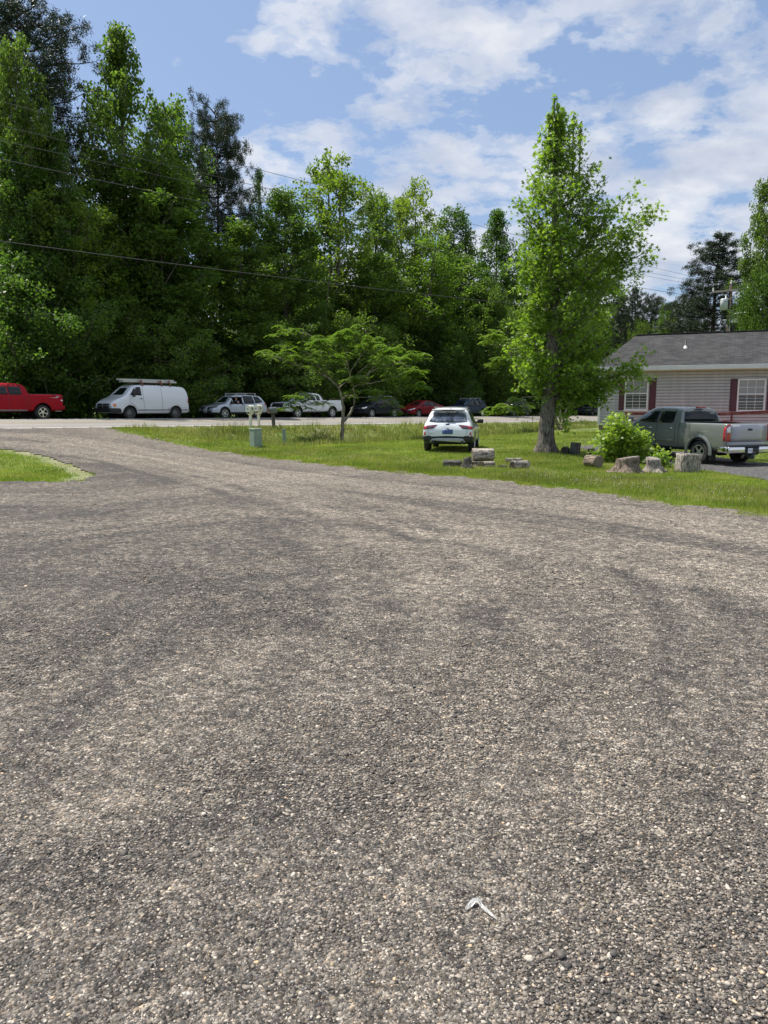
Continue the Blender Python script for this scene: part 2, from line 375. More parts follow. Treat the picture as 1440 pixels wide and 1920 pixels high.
def tubes(paths, nseg=6):
    """[(points, radii)] -> V, faces"""
    V = []; Q = []; base = 0
    for pts, rad in paths:
        pts = np.asarray(pts, float); n = len(pts); tan = np.gradient(pts, axis=0); tan /= np.linalg.norm(tan, axis=1)[:, None] + 1e-9
        ref = np.array([0.3, .1, 1.]) if abs(tan[0][2]) < .8 else np.array([1., .2, 0])
        for i in range(n):
            a = np.cross(tan[i], ref); a /= np.linalg.norm(a) + 1e-9; b_ = np.cross(tan[i], a)
            an = np.arange(nseg) * 2 * math.pi / nseg
            V.append(pts[i] + rad[i] * (np.cos(an)[:, None] * a + np.sin(an)[:, None] * b_))
        for i in range(n - 1):
            for j in range(nseg):
                p = base + i * nseg + j; q = base + i * nseg + (j + 1) % nseg
                Q.append((p, q, q + nseg, p + nseg))
        base += n * nseg
    return np.concatenate(V), np.array(Q)

def leaves(name, C, size, rng, mat, parent=None, up=.25, narrow=.75, link=True, droop=0.0):
    C = np.asarray(C, float); n = len(C); size = np.broadcast_to(size, (n,)) * rng.uniform(.65, 1.3, n)
    nm = rng.normal(size=(n, 3)); nm[:, 2] = np.abs(nm[:, 2]) + up; nm /= np.linalg.norm(nm, axis=1)[:, None]
    a = rng.normal(size=(n, 3)); a[:, 2] -= droop; u = a - (a * nm).sum(1)[:, None] * nm; u /= np.linalg.norm(u, axis=1)[:, None] + 1e-9
    v = np.cross(nm, u); s = size[:, None]
    P = np.stack([C - u * s * .5, C + v * s * .5 * narrow + nm * s * .12, C + u * s * .5, C - v * s * .5 * narrow + nm * s * .12], 1).reshape(-1, 3)
    return mesh_np(name, P, np.arange(n * 4), np.full(n, 4), mat, parent, {'rnd': ('FACE', rng.uniform(0, 1, n))}, link=link)

def hardwood(rng, H, prof, h0=.15, nb=70, tr=.28, lift=.35, clump=.62, per=60, lsz=.2, lean=0, spires=6, stems=1, flat=.75, inner=.35, trunkbend=.25):
    """returns tube paths and leaf centres of a broad-leaved tree"""
    paths = []; C = []
    nh = 9; zs = np.linspace(0, 1, nh)
    tx = np.cumsum(rng.normal(0, trunkbend * .35, nh)) * .5; ty = np.cumsum(rng.normal(0, trunkbend * .35, nh)) * .5; tx -= tx[0]; ty -= ty[0]
    axes = []
    for s_ in range(stems):
        off = (s_ * 2 * math.pi / max(stems, 1) + rng.uniform(0, 1)); sp = 0 if stems == 1 else .09 * H
        px = tx + math.cos(off) * sp * zs ** 1.3; py = ty + math.sin(off) * sp * zs ** 1.3
        P = np.stack([px, py, zs * H * (.97 if s_ == 0 else rng.uniform(.85, .95))], 1); axes.append(P)
        paths.append((P, tr * (1 if stems == 1 else .75) * (1 - zs) ** .8 + .02))
    for i in range(nb):
        f = (i + rng.uniform(0, 1)) / nb; hz_ = h0 + (1 - h0) * f ** .95
        ax = axes[i % stems]; p0 = np.array([np.interp(hz_ * .97, zs, ax[:, k]) for k in range(3)]); p0[2] = min(hz_ * H, ax[-1, 2])
        az = i * 2.39996 + rng.uniform(-.5, .5); L = max(.25, prof(hz_) * rng.uniform(.62, 1.12))
        d = np.array([math.cos(az), math.sin(az), 0]); m = 5; tt = np.linspace(0, 1, m)
        el = lift * rng.uniform(.6, 1.4); p0[2] = max(.4 + .35 * L, p0[2] - L * el * .85)
        pts = p0 + d * (L * tt)[:, None] + np.array([0, 0, 1]) * (L * (el * tt + .25 * tt ** 2))[:, None] - np.array([0, 0, .35 * L])
        pts[1:-1] += rng.normal(0, .04 * L, (m - 2, 3)); pts[0] = p0 - np.array([0, 0, .3 * L])
        paths.append((pts, np.linspace(max(.02, .022 * L), .008, m)))
        nc = max(2, int(L / clump * 1.6))
        for j in range(nc):
            q = inner + (1 - inner) * (j + rng.uniform(0, 1)) / nc
            cpt = np.array([np.interp(q, tt, pts[:, k]) for k in range(3)]) + rng.normal(0, 1, 3) * np.array([.24, .24, .15]) * L * q * .7
            r = clump * rng.uniform(.55, 1.15); k_ = int(per * (r / clump) ** 2 * rng.uniform(.6, 1.3))
            g = rng.normal(size=(k_, 3)); g /= np.linalg.norm(g, axis=1)[:, None]; g *= (rng.uniform(0, 1, k_) ** .45)[:, None]
            C.append(cpt + g * r * np.array([1, 1, flat]))
    for i in range(spires):
        ax = axes[i % stems]; a = rng.uniform(0, 6.28); rr_ = prof(.93) * .45 * rng.uniform(0, 1)
        top = ax[-1] + np.array([math.cos(a) * rr_, math.sin(a) * rr_, rng.uniform(-.06, .02) * H * (0.3 + rr_)])
        q = rng.uniform(0, 1, per); g = rng.normal(size=(per, 3)) * (.10 + .22 * q)[:, None]
        C.append(top + g - np.array([0, 0, 1]) * (q * 1.6)[:, None])
    return paths, np.concatenate(C)

def pine(rng, H, prof, h0=.40, nb=96, tr=.3, lsz=.32, per=100):
    paths = []; zs = np.linspace(0, 1, 8); P = np.stack([rng.normal(0, .08, 8).cumsum(), rng.normal(0, .08, 8).cumsum(), zs * H], 1)
    paths.append((P, tr * (1 - zs * .88))); C = []; D = []
    for i in range(nb):
        f = (i + rng.uniform(0, 1)) / nb; hz_ = h0 + (1 - h0) * f
        p0 = np.array([np.interp(hz_, zs, P[:, k]) for k in range(3)]); az = i * 2.4 + rng.uniform(-.4, .4); L = prof(hz_) * rng.uniform(.5, 1.1)
        d = np.array([math.cos(az), math.sin(az), rng.uniform(-.05, .4)]); tt = np.linspace(0, 1, 5)
        pts = p0 + d * (L * tt)[:, None] + np.array([0, 0, .18]) * (L * tt ** 2)[:, None]; pts[1:-1] += rng.normal(0, .05 * L, (3, 3))
        paths.append((pts, np.linspace(.06, .015, 5)))
        nc = max(4, int(L * 4.2))
        for j in range(nc):
            q = rng.uniform(.35, 1.02); c = np.array([np.interp(q, tt, pts[:, k]) for k in range(3)]) + rng.normal(0, .20 * L * q, 3) * np.array([1, 1, .55])
            g = rng.normal(size=(per, 3)); g[:, 2] += .4; g /= np.linalg.norm(g, axis=1)[:, None]
            C.append(np.repeat(c[None], per, 0)); D.append(g)
    return paths, np.concatenate(C), np.concatenate(D)
def needles(name, C, D, L, rng, mat, link=True):
    n = len(C); L = L * rng.uniform(.7, 1.2, n)[:, None]; a = rng.normal(size=(n, 3)); u = np.cross(D, a); u /= np.linalg.norm(u, axis=1)[:, None] + 1e-9
    P = np.stack([C + D * L * .15 - u * L * .11, C + D * L * .15 + u * L * .11, C + D * L], 1).reshape(-1, 3)
    return mesh_np(name, P, np.arange(n * 3), np.full(n, 3), mat, None, {'rnd': ('FACE', rng.uniform(0, 1, n))}, link=link)

def arche(kind, seed, **kw):
    rng = np.random.RandomState(seed)
    if kind == 'pine':
        pa, C, D = pine(rng, **kw); cr = needles('crown', C + rng.normal(0, .13, C.shape), D, .20, rng, M_PINE, link=False)
    else:
        lsz = kw.pop('lsz', .2); mt = kw.pop('mat', M_LEAF)
        pa, C = hardwood(rng, **kw); cr = leaves('crown', C, lsz, rng, mt, link=False)
    V, Q = tubes(pa, 6); trk = mesh_np('trunk', V, Q, np.full(len(Q), 4), M_BARKD if kind == 'pine' else M_BARK, link=False, smooth=True)
    return trk, cr
AH = 20.0
pyr = lambda h: 4.5 * float(np.interp(h, [0, .3, .6, .7, .78, .85, .9, .95, 1], [.7, 1, 1, .93, .74, .46, .30, .24, .12]))
rnd_ = lambda h: 3.9 * math.sqrt(max(0.03, 1 - ((h - .55) / .47) ** 2))
colm = lambda h: 3.2 * math.sqrt(max(.04, 1 - ((h - .58) / .45) ** 2))
brd = lambda h: 6.2 * math.sqrt(max(.05, 1 - ((h - .52) / .50) ** 2))
pinp = lambda h: 4.3 * math.sqrt(max(.05, 1 - ((h - .72) / .32) ** 2))
ARC = {
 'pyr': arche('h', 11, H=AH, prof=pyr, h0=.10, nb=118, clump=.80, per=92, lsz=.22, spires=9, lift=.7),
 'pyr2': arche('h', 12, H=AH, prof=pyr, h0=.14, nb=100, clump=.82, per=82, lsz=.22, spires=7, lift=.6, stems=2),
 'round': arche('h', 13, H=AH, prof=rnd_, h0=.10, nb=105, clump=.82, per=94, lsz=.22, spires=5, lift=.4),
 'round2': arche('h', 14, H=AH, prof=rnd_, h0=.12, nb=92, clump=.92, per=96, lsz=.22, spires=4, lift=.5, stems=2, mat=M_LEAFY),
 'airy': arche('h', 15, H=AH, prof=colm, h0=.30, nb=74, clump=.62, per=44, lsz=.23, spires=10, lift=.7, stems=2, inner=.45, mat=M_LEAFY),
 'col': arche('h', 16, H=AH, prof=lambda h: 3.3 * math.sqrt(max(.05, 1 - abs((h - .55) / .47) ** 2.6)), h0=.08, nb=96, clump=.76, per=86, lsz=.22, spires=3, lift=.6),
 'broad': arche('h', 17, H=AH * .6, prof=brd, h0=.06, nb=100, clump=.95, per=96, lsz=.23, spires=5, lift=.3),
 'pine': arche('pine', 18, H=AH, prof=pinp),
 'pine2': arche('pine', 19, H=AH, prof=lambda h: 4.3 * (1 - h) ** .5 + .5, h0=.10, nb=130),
}
ARCW = {'pyr': 4.6, 'pyr2': 4.8, 'round': 4.3, 'round2': 4.6, 'airy': 3.9, 'col': 3.4, 'broad': 6.6, 'pine': 4.6, 'pine2': 4.4}
NAMES = {'pyr': 'sweetgum_tree', 'pyr2': 'sweetgum_tree', 'round': 'broadleaf_tree', 'round2': 'broadleaf_tree', 'airy': 'sweetgum_tree', 'col': 'broadleaf_tree', 'broad': 'understory_tree', 'pine': 'pine_tree', 'pine2': 'pine_tree'}
def place_tree(kind, x, y, H, halfw, label, rot, group='trees of the roadside wood', zoff=-.15):
    e = empty(NAMES[kind], (x, y, float(zg(x, y)) + zoff), rot, label, 'tree', group)
    h0_ = AH * .6 if kind == 'broad' else AH
    s = halfw / ARCW[kind]; e.scale = (s, s, H / h0_)
    for nme, me in zip(('trunk', 'crown'), ARC[kind]):
        o = bpy.data.objects.new(nme, me); COL.objects.link(o); o.parent = e
    return e
def row_tree(kind, px, top, wpx, s, label, rot=0.0):
    t = row_t(px, s, top * .75 + 762 * .25); x, y = xy_st(s, t); z = float(zg(x, y))
    H = topz(px, top, y) - z; hw = wpx / 2 / F * y * 1.38
    place_tree(kind, x, y, H, hw, label, rot)
FT = [
 ('pine', 28, 14, 215, -20, 'tall dark pine with a ragged top rising highest at the left edge of the photo', 0.3),
 ('col', 38, 52, 85, -15, 'slim bright green tree in front of the tall dark pine at the left edge', 1.0),
 ('pyr2', 108, 172, 62, -14.5, 'thin yellow-green tree between the left pine and the tallest pointed tree', 2.0),
 ('pyr', 232, 36, 165, -17, 'tallest pointed tree of the wood, its spire above the white van', 0.7),
 ('round', 318, 175, 130, -18, 'rounded green tree on the right shoulder of the tallest pointed tree', 2.4),
 ('pine', 408, 206, 125, -19, 'dark brownish pine right of the tallest pointed tree', 1.9),
 ('pyr2', 500, 308, 70, -19, 'small pointed treetop between the dark pine and the airy two-stemmed tree', 3.0),
 ('round', 530, 345, 135, -16, 'rounded tree left of the airy two-stemmed tree, above the silver car', .2),
 ('airy', 622, 262, 135, -18, 'airy two-stemmed tree with sky showing through, standing above its neighbours', 1.2),
 ('col', 702, 350, 75, -19, 'narrow tree just right of the airy two-stemmed tree', 2.2),
 ('round2', 775, 318, 110, -20, 'tall olive green tree with a rounded top above the red sedan', .4),
 ('col', 848, 376, 70, -20, 'dark slim tree right of the olive round-topped tree', 3.4),
 ('pyr', 928, 384, 95, -18, 'pointed tree just left of the lone sweetgum, its tip against the sky', 2.7),
 ('round2', 790, 440, 150, -15.5, 'pale leafy tree in front of the olive round-topped tree', 4.4),
 ('pyr2', 585, 395, 120, -20, 'dense green tree filling the gap behind the airy two-stemmed tree', 5.2),
 ('round', 60, 230, 170, -16, 'dark green tree low at the left edge behind the red pickup', 5.0),
 ('round2', 150, 330, 150, -14.5, 'yellow-green tree with lit tips standing behind the gap between red pickup and van', 1.4),
 ('col', 270, 300, 190, -16, 'deep green tree directly behind the white van', 4.1),
 ('round', 455, 410, 150, -15.5, 'dense dark tree behind the silver car with the open window', 3.6),
 ('round', 870, 470, 110, -16.5, 'dark bushy tree behind the dark blue car', 2.9),
 ('round', 700, 470, 140, -15.8, 'dark green tree behind the black parked car', 1.1),
 ('broad', 50, 470, 250, -13.4, 'low spreading tree overhanging the red pickup', .5),
 ('broad', 300, 575, 190, -12.8, 'low spreading tree with layered leaves just above the white van roof', 2.1),
 ('broad', 500, 590, 200, -13.2, 'low dark tree above the silver car with roof rails', 4.3),
 ('broad', 660, 585, 160, -13.4, 'low dark tree above the white pickup truck', 3.3),
 ('broad', 905, 530, 130, -14.0, 'low rounded dark tree left of the lone sweetgum', 1.7),
 ('broad', 820, 600, 120, -13.4, 'low dark tree above the red sedan', 5.6),
 ('round', 1010, 470, 150, -17, 'broad green tree directly behind the lone sweetgum trunk', .9),
 ('round', 1125, 462, 120, -15, 'green tree right behind the lone sweetgum, reaching toward the house', 2.0),
 ('broad', 1085, 560, 150, -12.5, 'low leafy tree behind the lone sweetgum beside the road', 3.9),
]
for a in FT: row_tree(*a)
# trees beyond the house
def far_tree(kind, px, top, wpx, Y, label, rot):
    d = ratio(px, top); x = d * Y; z = float(zg(x, Y))
    place_tree(kind, x, Y, topz(px, top, Y) - z, wpx / 2 / F * Y * 1.15, label, rot, 'trees beyond the house')
far_tree('pine2', 1345, 440, 185, 66, 'large dark pine behind the utility pole and the house roof', .4)
far_tree('pine2', 1296, 545, 120, 72, 'dark pine just left of the large pine behind the roof', 2.4)
far_tree('round', 1448, 318, 95, 56, 'tall green tree cut by the right edge of the photo', 1.2)
far_tree('broad', 1436, 500, 100, 50, 'low yellow-green tree right of the utility pole', 2.2)
far_tree('pine2', 1192, 540, 60, 95, 'distant dark pine just right of the lone sweetgum', 3.0)
far_tree('pine', 1222, 556, 70, 98, 'distant dark pine between sweetgum and bright green treetop', 1.0)
far_tree('round', 1250, 562, 50, 84, 'distant bright green treetop over the left part of the roof', 5.0)
far_tree('pine2', 1270, 566, 60, 92, 'distant dark pine right of the bright green treetop', 4.0)
far_tree('broad', 1205, 598, 60, 70, 'small yellow-green tree above the left end of the house roof', 1.0)
far_tree('broad', 1258, 594, 50, 68, 'small yellow-green tree right of the dark stem above the roof', 3.0)
far_tree('pine2', 1164, 560, 60, 90, 'distant dark tree touching the right side of the lone sweetgum', 2.0)

# dark undergrowth and far wood that read as one mass
def mass(name, n, s0, s1, t0, t1, z0, z1, size, seed, label, mat):
    rng = np.random.RandomState(seed)
    nc = n // 60; s = rng.uniform(s0, s1, nc); t = rng.uniform(t0, t1, nc); z = rng.uniform(0, 1, nc) ** 1.1 * (z1 - z0) + z0
    x, y = xy_st(s, t); c = np.stack([x, y, zg(x, y) + z], 1); c = np.repeat(c, 60, 0)
    g = rng.normal(size=c.shape) * np.array([.55, .55, .4]) * (1 + (z1 > 6) * .8)
    o = leaves(name, c + g, size, rng, mat); tag(o, label, 'undergrowth', kind='stuff'); return o
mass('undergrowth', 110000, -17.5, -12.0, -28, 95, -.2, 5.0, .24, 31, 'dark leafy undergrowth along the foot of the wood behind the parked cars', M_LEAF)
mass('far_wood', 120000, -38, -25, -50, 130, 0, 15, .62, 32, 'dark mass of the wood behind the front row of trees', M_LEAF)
pth = []
rng = np.random.RandomState(5)
for i in range(70):
    s = rng.uniform(-30, -14.5); t = rng.uniform(-20, 90); x, y = xy_st(s, t); z = float(zg(x, y)); h = rng.uniform(7, 14); lx, ly = rng.normal(0, .7, 2)
    pth.append((np.array([[x, y, z - .2], [x + lx * .3, y + ly * .3, z + h * .5], [x + lx, y + ly, z + h]]), [.16, .12, .05]))
V, Q = tubes(pth, 6); tag(mesh_np('saplings', V, Q, np.full(len(Q), 4), M_BARKD, smooth=True), 'dark thin stems crowded in the shade of the wood', 'tree stems', kind='stuff')

# ---------------------------------------------------------------- the lone sweetgum
def sweetgum():
    x, y, z = gp(1022, 848); rng = np.random.RandomState(3); H = topz(1045, 232, y) - z
    e = empty('sweetgum_tree', (x, y, z), 0, 'lone leafy sweetgum on the lawn with grey flared trunk and bare upright tips', 'tree')
    sc_ = y / F
    # outline: left and right reach (m) at pixel heights
    ys = [215, 250, 290, 330, 370, 400, 440, 470, 500, 540, 580, 620, 660, 700, 740, 775, 800]
    lf = [1035, 1008, 998, 972, 966, 968, 962, 950, 958, 965, 960, 952, 950, 962, 985, 1000, 1030]
    rt = [1062, 1085, 1100, 1118, 1122, 1140, 1150, 1150, 1150, 1155, 1160, 1160, 1150, 1150, 1128, 1110, 1075]
    zq = np.array([topz(1022, p, y) - z for p in ys])[::-1]; L_ = np.array([(1030 - v) * sc_ for v in lf])[::-1]; R_ = np.array([(v - 1030) * sc_ * .92 for v in rt])[::-1]
    paths = []; C = []
    zs = np.linspace(0, 1, 12); tr = .30 * (1 - zs) ** .75 + .03; tr[0] = .52; tr[1] = .34
    tz = np.concatenate([[-.05, .35], np.linspace(1.0, H * .93, 10)])
    T = np.stack([.1 * np.sin(tz * .35) + .012 * tz, .05 * np.sin(tz * .5 + 1), tz], 1)
    fine = np.linspace(0, len(tz) - 1, 40); Tz = np.stack([np.interp(fine, range(len(tz)), T[:, k]) for k in range(3)], 1)
    trr = np.interp(Tz[:, 2], [-.05, .12, .35, .8, 1.6, 4, 8, H], [.43, .38, .32, .29, .27, .22, .12, .02])
    ns = 26; an = np.arange(ns) * 2 * math.pi / ns; V = []; Q = []
    for i, p in enumerate(Tz):
        fl = 1 + .30 * np.maximum(0, 1 - p[2] / .75) ** 1.5 * (np.cos(5 * an + .6) + .6 * np.cos(3 * an)) + .035 * np.sin(9 * an + p[2] * 2) + .02 * np.sin(15 * an - p[2] * 3)
        V.append(np.stack([p[0] + trr[i] * fl * np.cos(an), p[1] + trr[i] * fl * np.sin(an), np.full(ns, p[2])], 1))
        if i:
            for j in range(ns): a = (i - 1) * ns + j; b_ = (i - 1) * ns + (j + 1) % ns; Q.append((a, b_, b_ + ns, a + ns))
    V = np.concatenate(V); Q = np.array(Q)
    for i in range(330):
        f = (i + rng.uniform(0, 1)) / 330; h = zq[0] + (zq[-1] - zq[0]) * (f ** .9); az = i * 2.39996 + rng.uniform(-.5, .5)
        if math.sin(az * 2 + h * 1.1) * math.cos(h * 1.9 + az) > .52: continue
        ca = math.cos(az); Lx = np.interp(h, zq, R_ if ca > 0 else L_); Ly = min(np.interp(h, zq, R_), np.interp(h, zq, L_)) * 1.05
        L = math.hypot(Lx * ca, Ly * math.sin(az)) * rng.uniform(.68, 1.12)
        rise = min(.9 * L, 2.2) * (.5 + .9 * f); hb = max(.9, h - rise)
        p0 = np.array([np.interp(hb, T[:, 2], T[:, 0]), np.interp(hb, T[:, 2], T[:, 1]), hb])
        if h < 3: p0[2] = h + .15 * L
        p1 = np.array([p0[0] + ca * L, p0[1] + math.sin(az) * L, h])
        tt = np.linspace(0, 1, 6); pts = p0 + (p1 - p0) * tt[:, None]; pts[:, 2] += (p1[2] - p0[2]) * (tt ** 1.6 - tt) ; pts[1:-1] += rng.normal(0, .035, (4, 3)) * L
        paths.append((pts, np.linspace(max(.012, .02 * L), .005, 6)))
        nc = max(2, int(L * 2.8))
        for j in range(nc):
            q = .30 + .70 * (j + rng.uniform(0, 1)) / nc
            c = np.array([np.interp(q, tt, pts[:, k]) for k in range(3)]) + rng.normal(0, .13, 3) * (L * q) ** .6
            n_ = rng.randint(14, 32); g = rng.normal(size=(n_, 3)) * np.array([.17, .17, .13]); C.append(c + g)
    # long limbs reaching right, as in the photo
    for (tp, mid, z0_, n_) in [((1208, 405), (1140, 470), 4.6, 26), ((1200, 480), (1140, 500), 4.4, 22), ((1180, 360), (1120, 420), 5.6, 12), ((1195, 690), (1130, 715), 2.2, 22), ((1165, 715), (1110, 735), 2.0, 16), ((1140, 640), (1090, 665), 3.0, 14)]:
        def loc(q): return np.array([(ratio(*q) * y) - x, 0, topz(q[0], q[1], y) - z])
        a = np.array([0.05, 0, z0_]); b_ = loc(mid); c = loc(tp); yy = rng.uniform(-.8, .3)
        tt = np.linspace(0, 1, 7)[:, None]; pts = (1 - tt) ** 2 * a + 2 * tt * (1 - tt) * b_ + tt ** 2 * c; pts[:, 1] += yy * tt[:, 0] ** 2
        paths.append((pts, np.linspace(.06, .01, 7)))
        for j in range(n_ * 2):
            q = .35 + .68 * rng.uniform(0, 1); cc_ = np.array([np.interp(q, tt[:, 0], pts[:, k]) for k in range(3)]) + rng.normal(0, .26, 3)
            C.append(cc_ + rng.normal(size=(18, 3)) * .16)
    # bare whips on top
    for (px, top, base) in [(1037, 188, 250), (1044, 200, 250), (1056, 197, 255), (1029, 215, 260), (1050, 222, 255), (1078, 212, 265), (1092, 232, 275)]:
        xb = ratio(px - 1, base) * y - x; xt = ratio(px, top) * y - x; zb = topz(px, base, y) - z - 1.2; zt_ = topz(px, top, y) - z; yo = rng.uniform(-.3, .3)
        pts = np.stack([np.linspace(xb, xt, 4), np.full(4, yo), np.linspace(zb, zt_, 4)], 1); paths.append((pts, [.034, .03, .026, .018]))
        qz = np.concatenate([rng.uniform(0, 1, 40), rng.uniform(.9, 1.02, 14)]); C.append(np.stack([xb + (xt - xb) * qz, np.full(54, yo), zb + (zt_ - zb) * qz], 1) + rng.normal(size=(54, 3)) * .05)
    V2, Q2 = tubes(paths, 5)
    mesh_np('trunk', np.concatenate([V, V2]), np.concatenate([Q, Q2 + len(V)]), np.full(len(Q) + len(Q2), 4), M_BARKG, e, smooth=True)
    C = np.concatenate(C); zc_ = topz(1022, 742, y) - z; C = C[~((C[:, 0] < .42) & (C[:, 2] < zc_ + .25 * np.sin(C[:, 0] * 5) + .15 * np.cos(C[:, 1] * 6)) & (C[:, 1] < 1.6))]
    # star-shaped leaves: two crossed kites in one plane
    n = len(C); size = rng.uniform(.085, .15, n)[:, None]; nm = rng.normal(size=(n, 3)); nm[:, 2] = np.abs(nm[:, 2]) + .3; nm /= np.linalg.norm(nm, axis=1)[:, None]
    a = rng.normal(size=(n, 3)); a[:, 2] -= .6; u = a - (a * nm).sum(1)[:, None] * nm; u /= np.linalg.norm(u, axis=1)[:, None]; v = np.cross(nm, u)
    A5 = [(math.cos(t_), math.sin(t_)) for t_ in (0, 1.15, 2.2, -2.2, -1.15)]
    B5 = [(.38 * math.cos(t_), .38 * math.sin(t_)) for t_ in (.58, 1.7, 3.14, -1.7, -.58)]
    P = []
    for i in range(5):
        for (ca, sa), kf in ((A5[i], 0), (B5[i], .10)): P.append(C + (u * ca + v * sa) * size * .75 - nm * size * (.16 - kf))
    P = np.stack(P, 1).reshape(-1, 3)
    mesh_np('crown', P, np.arange(n * 10), np.full(n, 10), M_LEAFN, e, {'rnd': ('FACE', rng.uniform(0, 1, n))})
    print('sweetgum leaves', n)
sweetgum()

# ---------------------------------------------------------------- mimosas
def mimosa(base, limbs, label, seed, scale_leaf=1.0, tr=.13, bare=(), per=1.2):
    x, y, z = base; rng = np.random.RandomState(seed)
    e = empty('mimosa_tree', base, 0, label, 'tree')
    paths = []; C = []; D = []
    for (pl, r0, r1, fol, depth) in limbs:
        pts = []
        for i, (px, py) in enumerate(pl):
            d_ = depth * (i / (len(pl) - 1)) ** 1.2; Y = y + d_; pts.append((ratio(px, py) * Y - x, d_, topz(px, py, Y) - z))
        pts = np.array(pts); k = np.linspace(0, len(pts) - 1, 3 * len(pts)); P = np.stack([np.interp(k, range(len(pts)), pts[:, j]) for j in range(3)], 1)
        P[1:-1] += rng.normal(0, .012, (len(P) - 2, 3)); paths.append((P, np.linspace(r0, r1, len(P))))
        for j in range(int(fol * per)):
            q = 1 - rng.uniform(0, 1) ** 1.6 * .6; i0 = q * (len(P) - 1); c = np.array([np.interp(i0, range(len(P)), P[:, m_]) for m_ in range(3)])
            dr = rng.normal(size=3) * np.array([1, 1.2, .32]); dr /= np.linalg.norm(dr); Lt = rng.uniform(.2, .58)
            c2 = c + dr * Lt + np.array([0, 0, .10]); paths.append((np.array([c, (c + c2) / 2 + [0, 0, .03], c2]), [.012, .008, .004]))
            for f_ in range(rng.randint(5, 9)):      # fronds
                fd = rng.normal(size=3) * np.array([1, 1, .12]); fd /= np.linalg.norm(fd); fl = rng.uniform(.22, .40) * scale_leaf
                tt = np.linspace(.1, 1, 9); cen = c2 + fd * (fl * tt)[:, None] + np.array([0, 0, -.35]) * (fl * tt ** 2)[:, None]
                sd_ = np.cross(fd, [0, 0, 1]); sd_ /= np.linalg.norm(sd_) + 1e-9
                for sg in (-1, 1):
                    C.append(cen); D.append(np.repeat((sd_ * sg * .9 + fd * .45 + np.array([0, 0, -.22]))[None], 9, 0))
    C = np.concatenate(C); D = np.concatenate(D); n = len(C); Lf = rng.uniform(.07, .12, n)[:, None] * scale_leaf
    nm = rng.normal(0, .25, (n, 3)); nm[:, 2] = 1; uu = np.cross(nm, D); uu /= np.linalg.norm(uu, axis=1)[:, None]
    P = np.stack([C, C + D * Lf * .5 + uu * Lf * .24, C + D * Lf, C + D * Lf * .5 - uu * Lf * .24], 1).reshape(-1, 3)
    V, Q = tubes(paths, 7); mesh_np('trunk', V, Q, np.full(len(Q), 4), M_BARKM, e, smooth=True)
    mesh_np('crown', P, np.arange(n * 4), np.full(n, 4), M_MIM, e, {'rnd': ('FACE', rng.uniform(0, 1, n))})
mb = gp(642, 832)
ML = [([(642, 834), (641, 815), (643, 790), (644, 765), (641, 748)], .115, .07, 0, 0),
      ([(645, 790), (655, 778), (663, 762), (666, 740), (662, 725), (655, 700), (650, 670), (648, 640)], .075, .02, 16, .3),
      ([(641, 750), (650, 742), (660, 742)], .05, .045, 0, 0), ([(641, 748), (638, 736), (633, 725), (620, 712), (600, 700), (570, 690), (540, 678), (515, 668), (500, 664)], .065, .012, 20, -.6),
      ([(636, 728), (648, 716), (668, 708), (690, 712)], .04, .012, 5, -.3),
      ([(665, 725), (675, 718), (690, 700), (710, 690), (735, 683), (765, 672), (790, 668)], .05, .012, 24, .8),
      ([(672, 722), (700, 718), (725, 712), (750, 704), (770, 712), (788, 728)], .035, .01, 22, -.8),
      ([(620, 712), (600, 690), (585, 670), (560, 655), (530, 648)], .035, .01, 20, 1.0),
      ([(612, 706), (610, 680), (605, 660), (600, 640)], .03, .01, 20, -1.0),
      ([(655, 700), (675, 670), (690, 650), (700, 640)], .03, .01, 22, .9),
      ([(690, 700), (715, 672), (735, 655)], .03, .01, 20, -1.2),
      ([(600, 640), (575, 625), (550, 618), (520, 632)], .02, .006, 9, 1.2),
      ([(664, 745), (690, 745), (715, 748), (740, 765), (752, 772)], .025, .008, 9, -1.0),
      ([(668, 735), (690, 730), (710, 738), (720, 745)], .02, .008, 9, -.5),
      ([(640, 750), (620, 748), (600, 760), (585, 758), (560, 756), (540, 765)], .025, .008, 16, -1.2),
      ([(600, 758), (580, 745), (565, 742), (555, 745)], .02, .008, 14, -1.4),
      ([(650, 680), (630, 655), (640, 630), (655, 625)], .02, .008, 20, -.4),
      ([(655, 690), (640, 672), (620, 668)], .02, .008, 18, -1.6), ([(670, 700), (700, 676), (730, 670)], .02, .008, 18, 1.7), ([(575, 690), (555, 672), (545, 662)], .02, .008, 14, .2),
      ([(750, 680), (772, 690), (785, 705)], .014, .006, 12, -.4), ([(565, 688), (530, 676), (505, 672), (490, 662)], .014, .004, 3, -.3)]
mimosa(mb, ML, 'low spreading mimosa with flat feathery crown and forked trunk by the ditch', 21, 1.15)
mb2 = gp(1052, 806)
ML2 = [([(1050, 808), (1040, 780), (1015, 740), (980, 700), (945, 650), (905, 642)], .12, .02, 20, 0), ([(1052, 808), (1060, 770), (1085, 730), (1110, 690)], .10, .03, 20, 1),
       ([(1015, 742), (980, 745), (950, 760), (925, 775)], .04, .01, 22, -1), ([(1000, 725), (970, 690), (945, 672), (925, 688)], .04, .01, 22, .6), ([(1010, 745), (985, 762), (960, 768)], .03, .01, 16, .5),
       ([(960, 665), (940, 640), (915, 630)], .03, .01, 18, -.5), ([(1050, 790), (1052, 750), (1060, 700)], .06, .03, 24, .5)]
mimosa(mb2, ML2, 'second mimosa mostly hidden behind the lone sweetgum, its fronds showing left of the trunk', 22, 1.3)
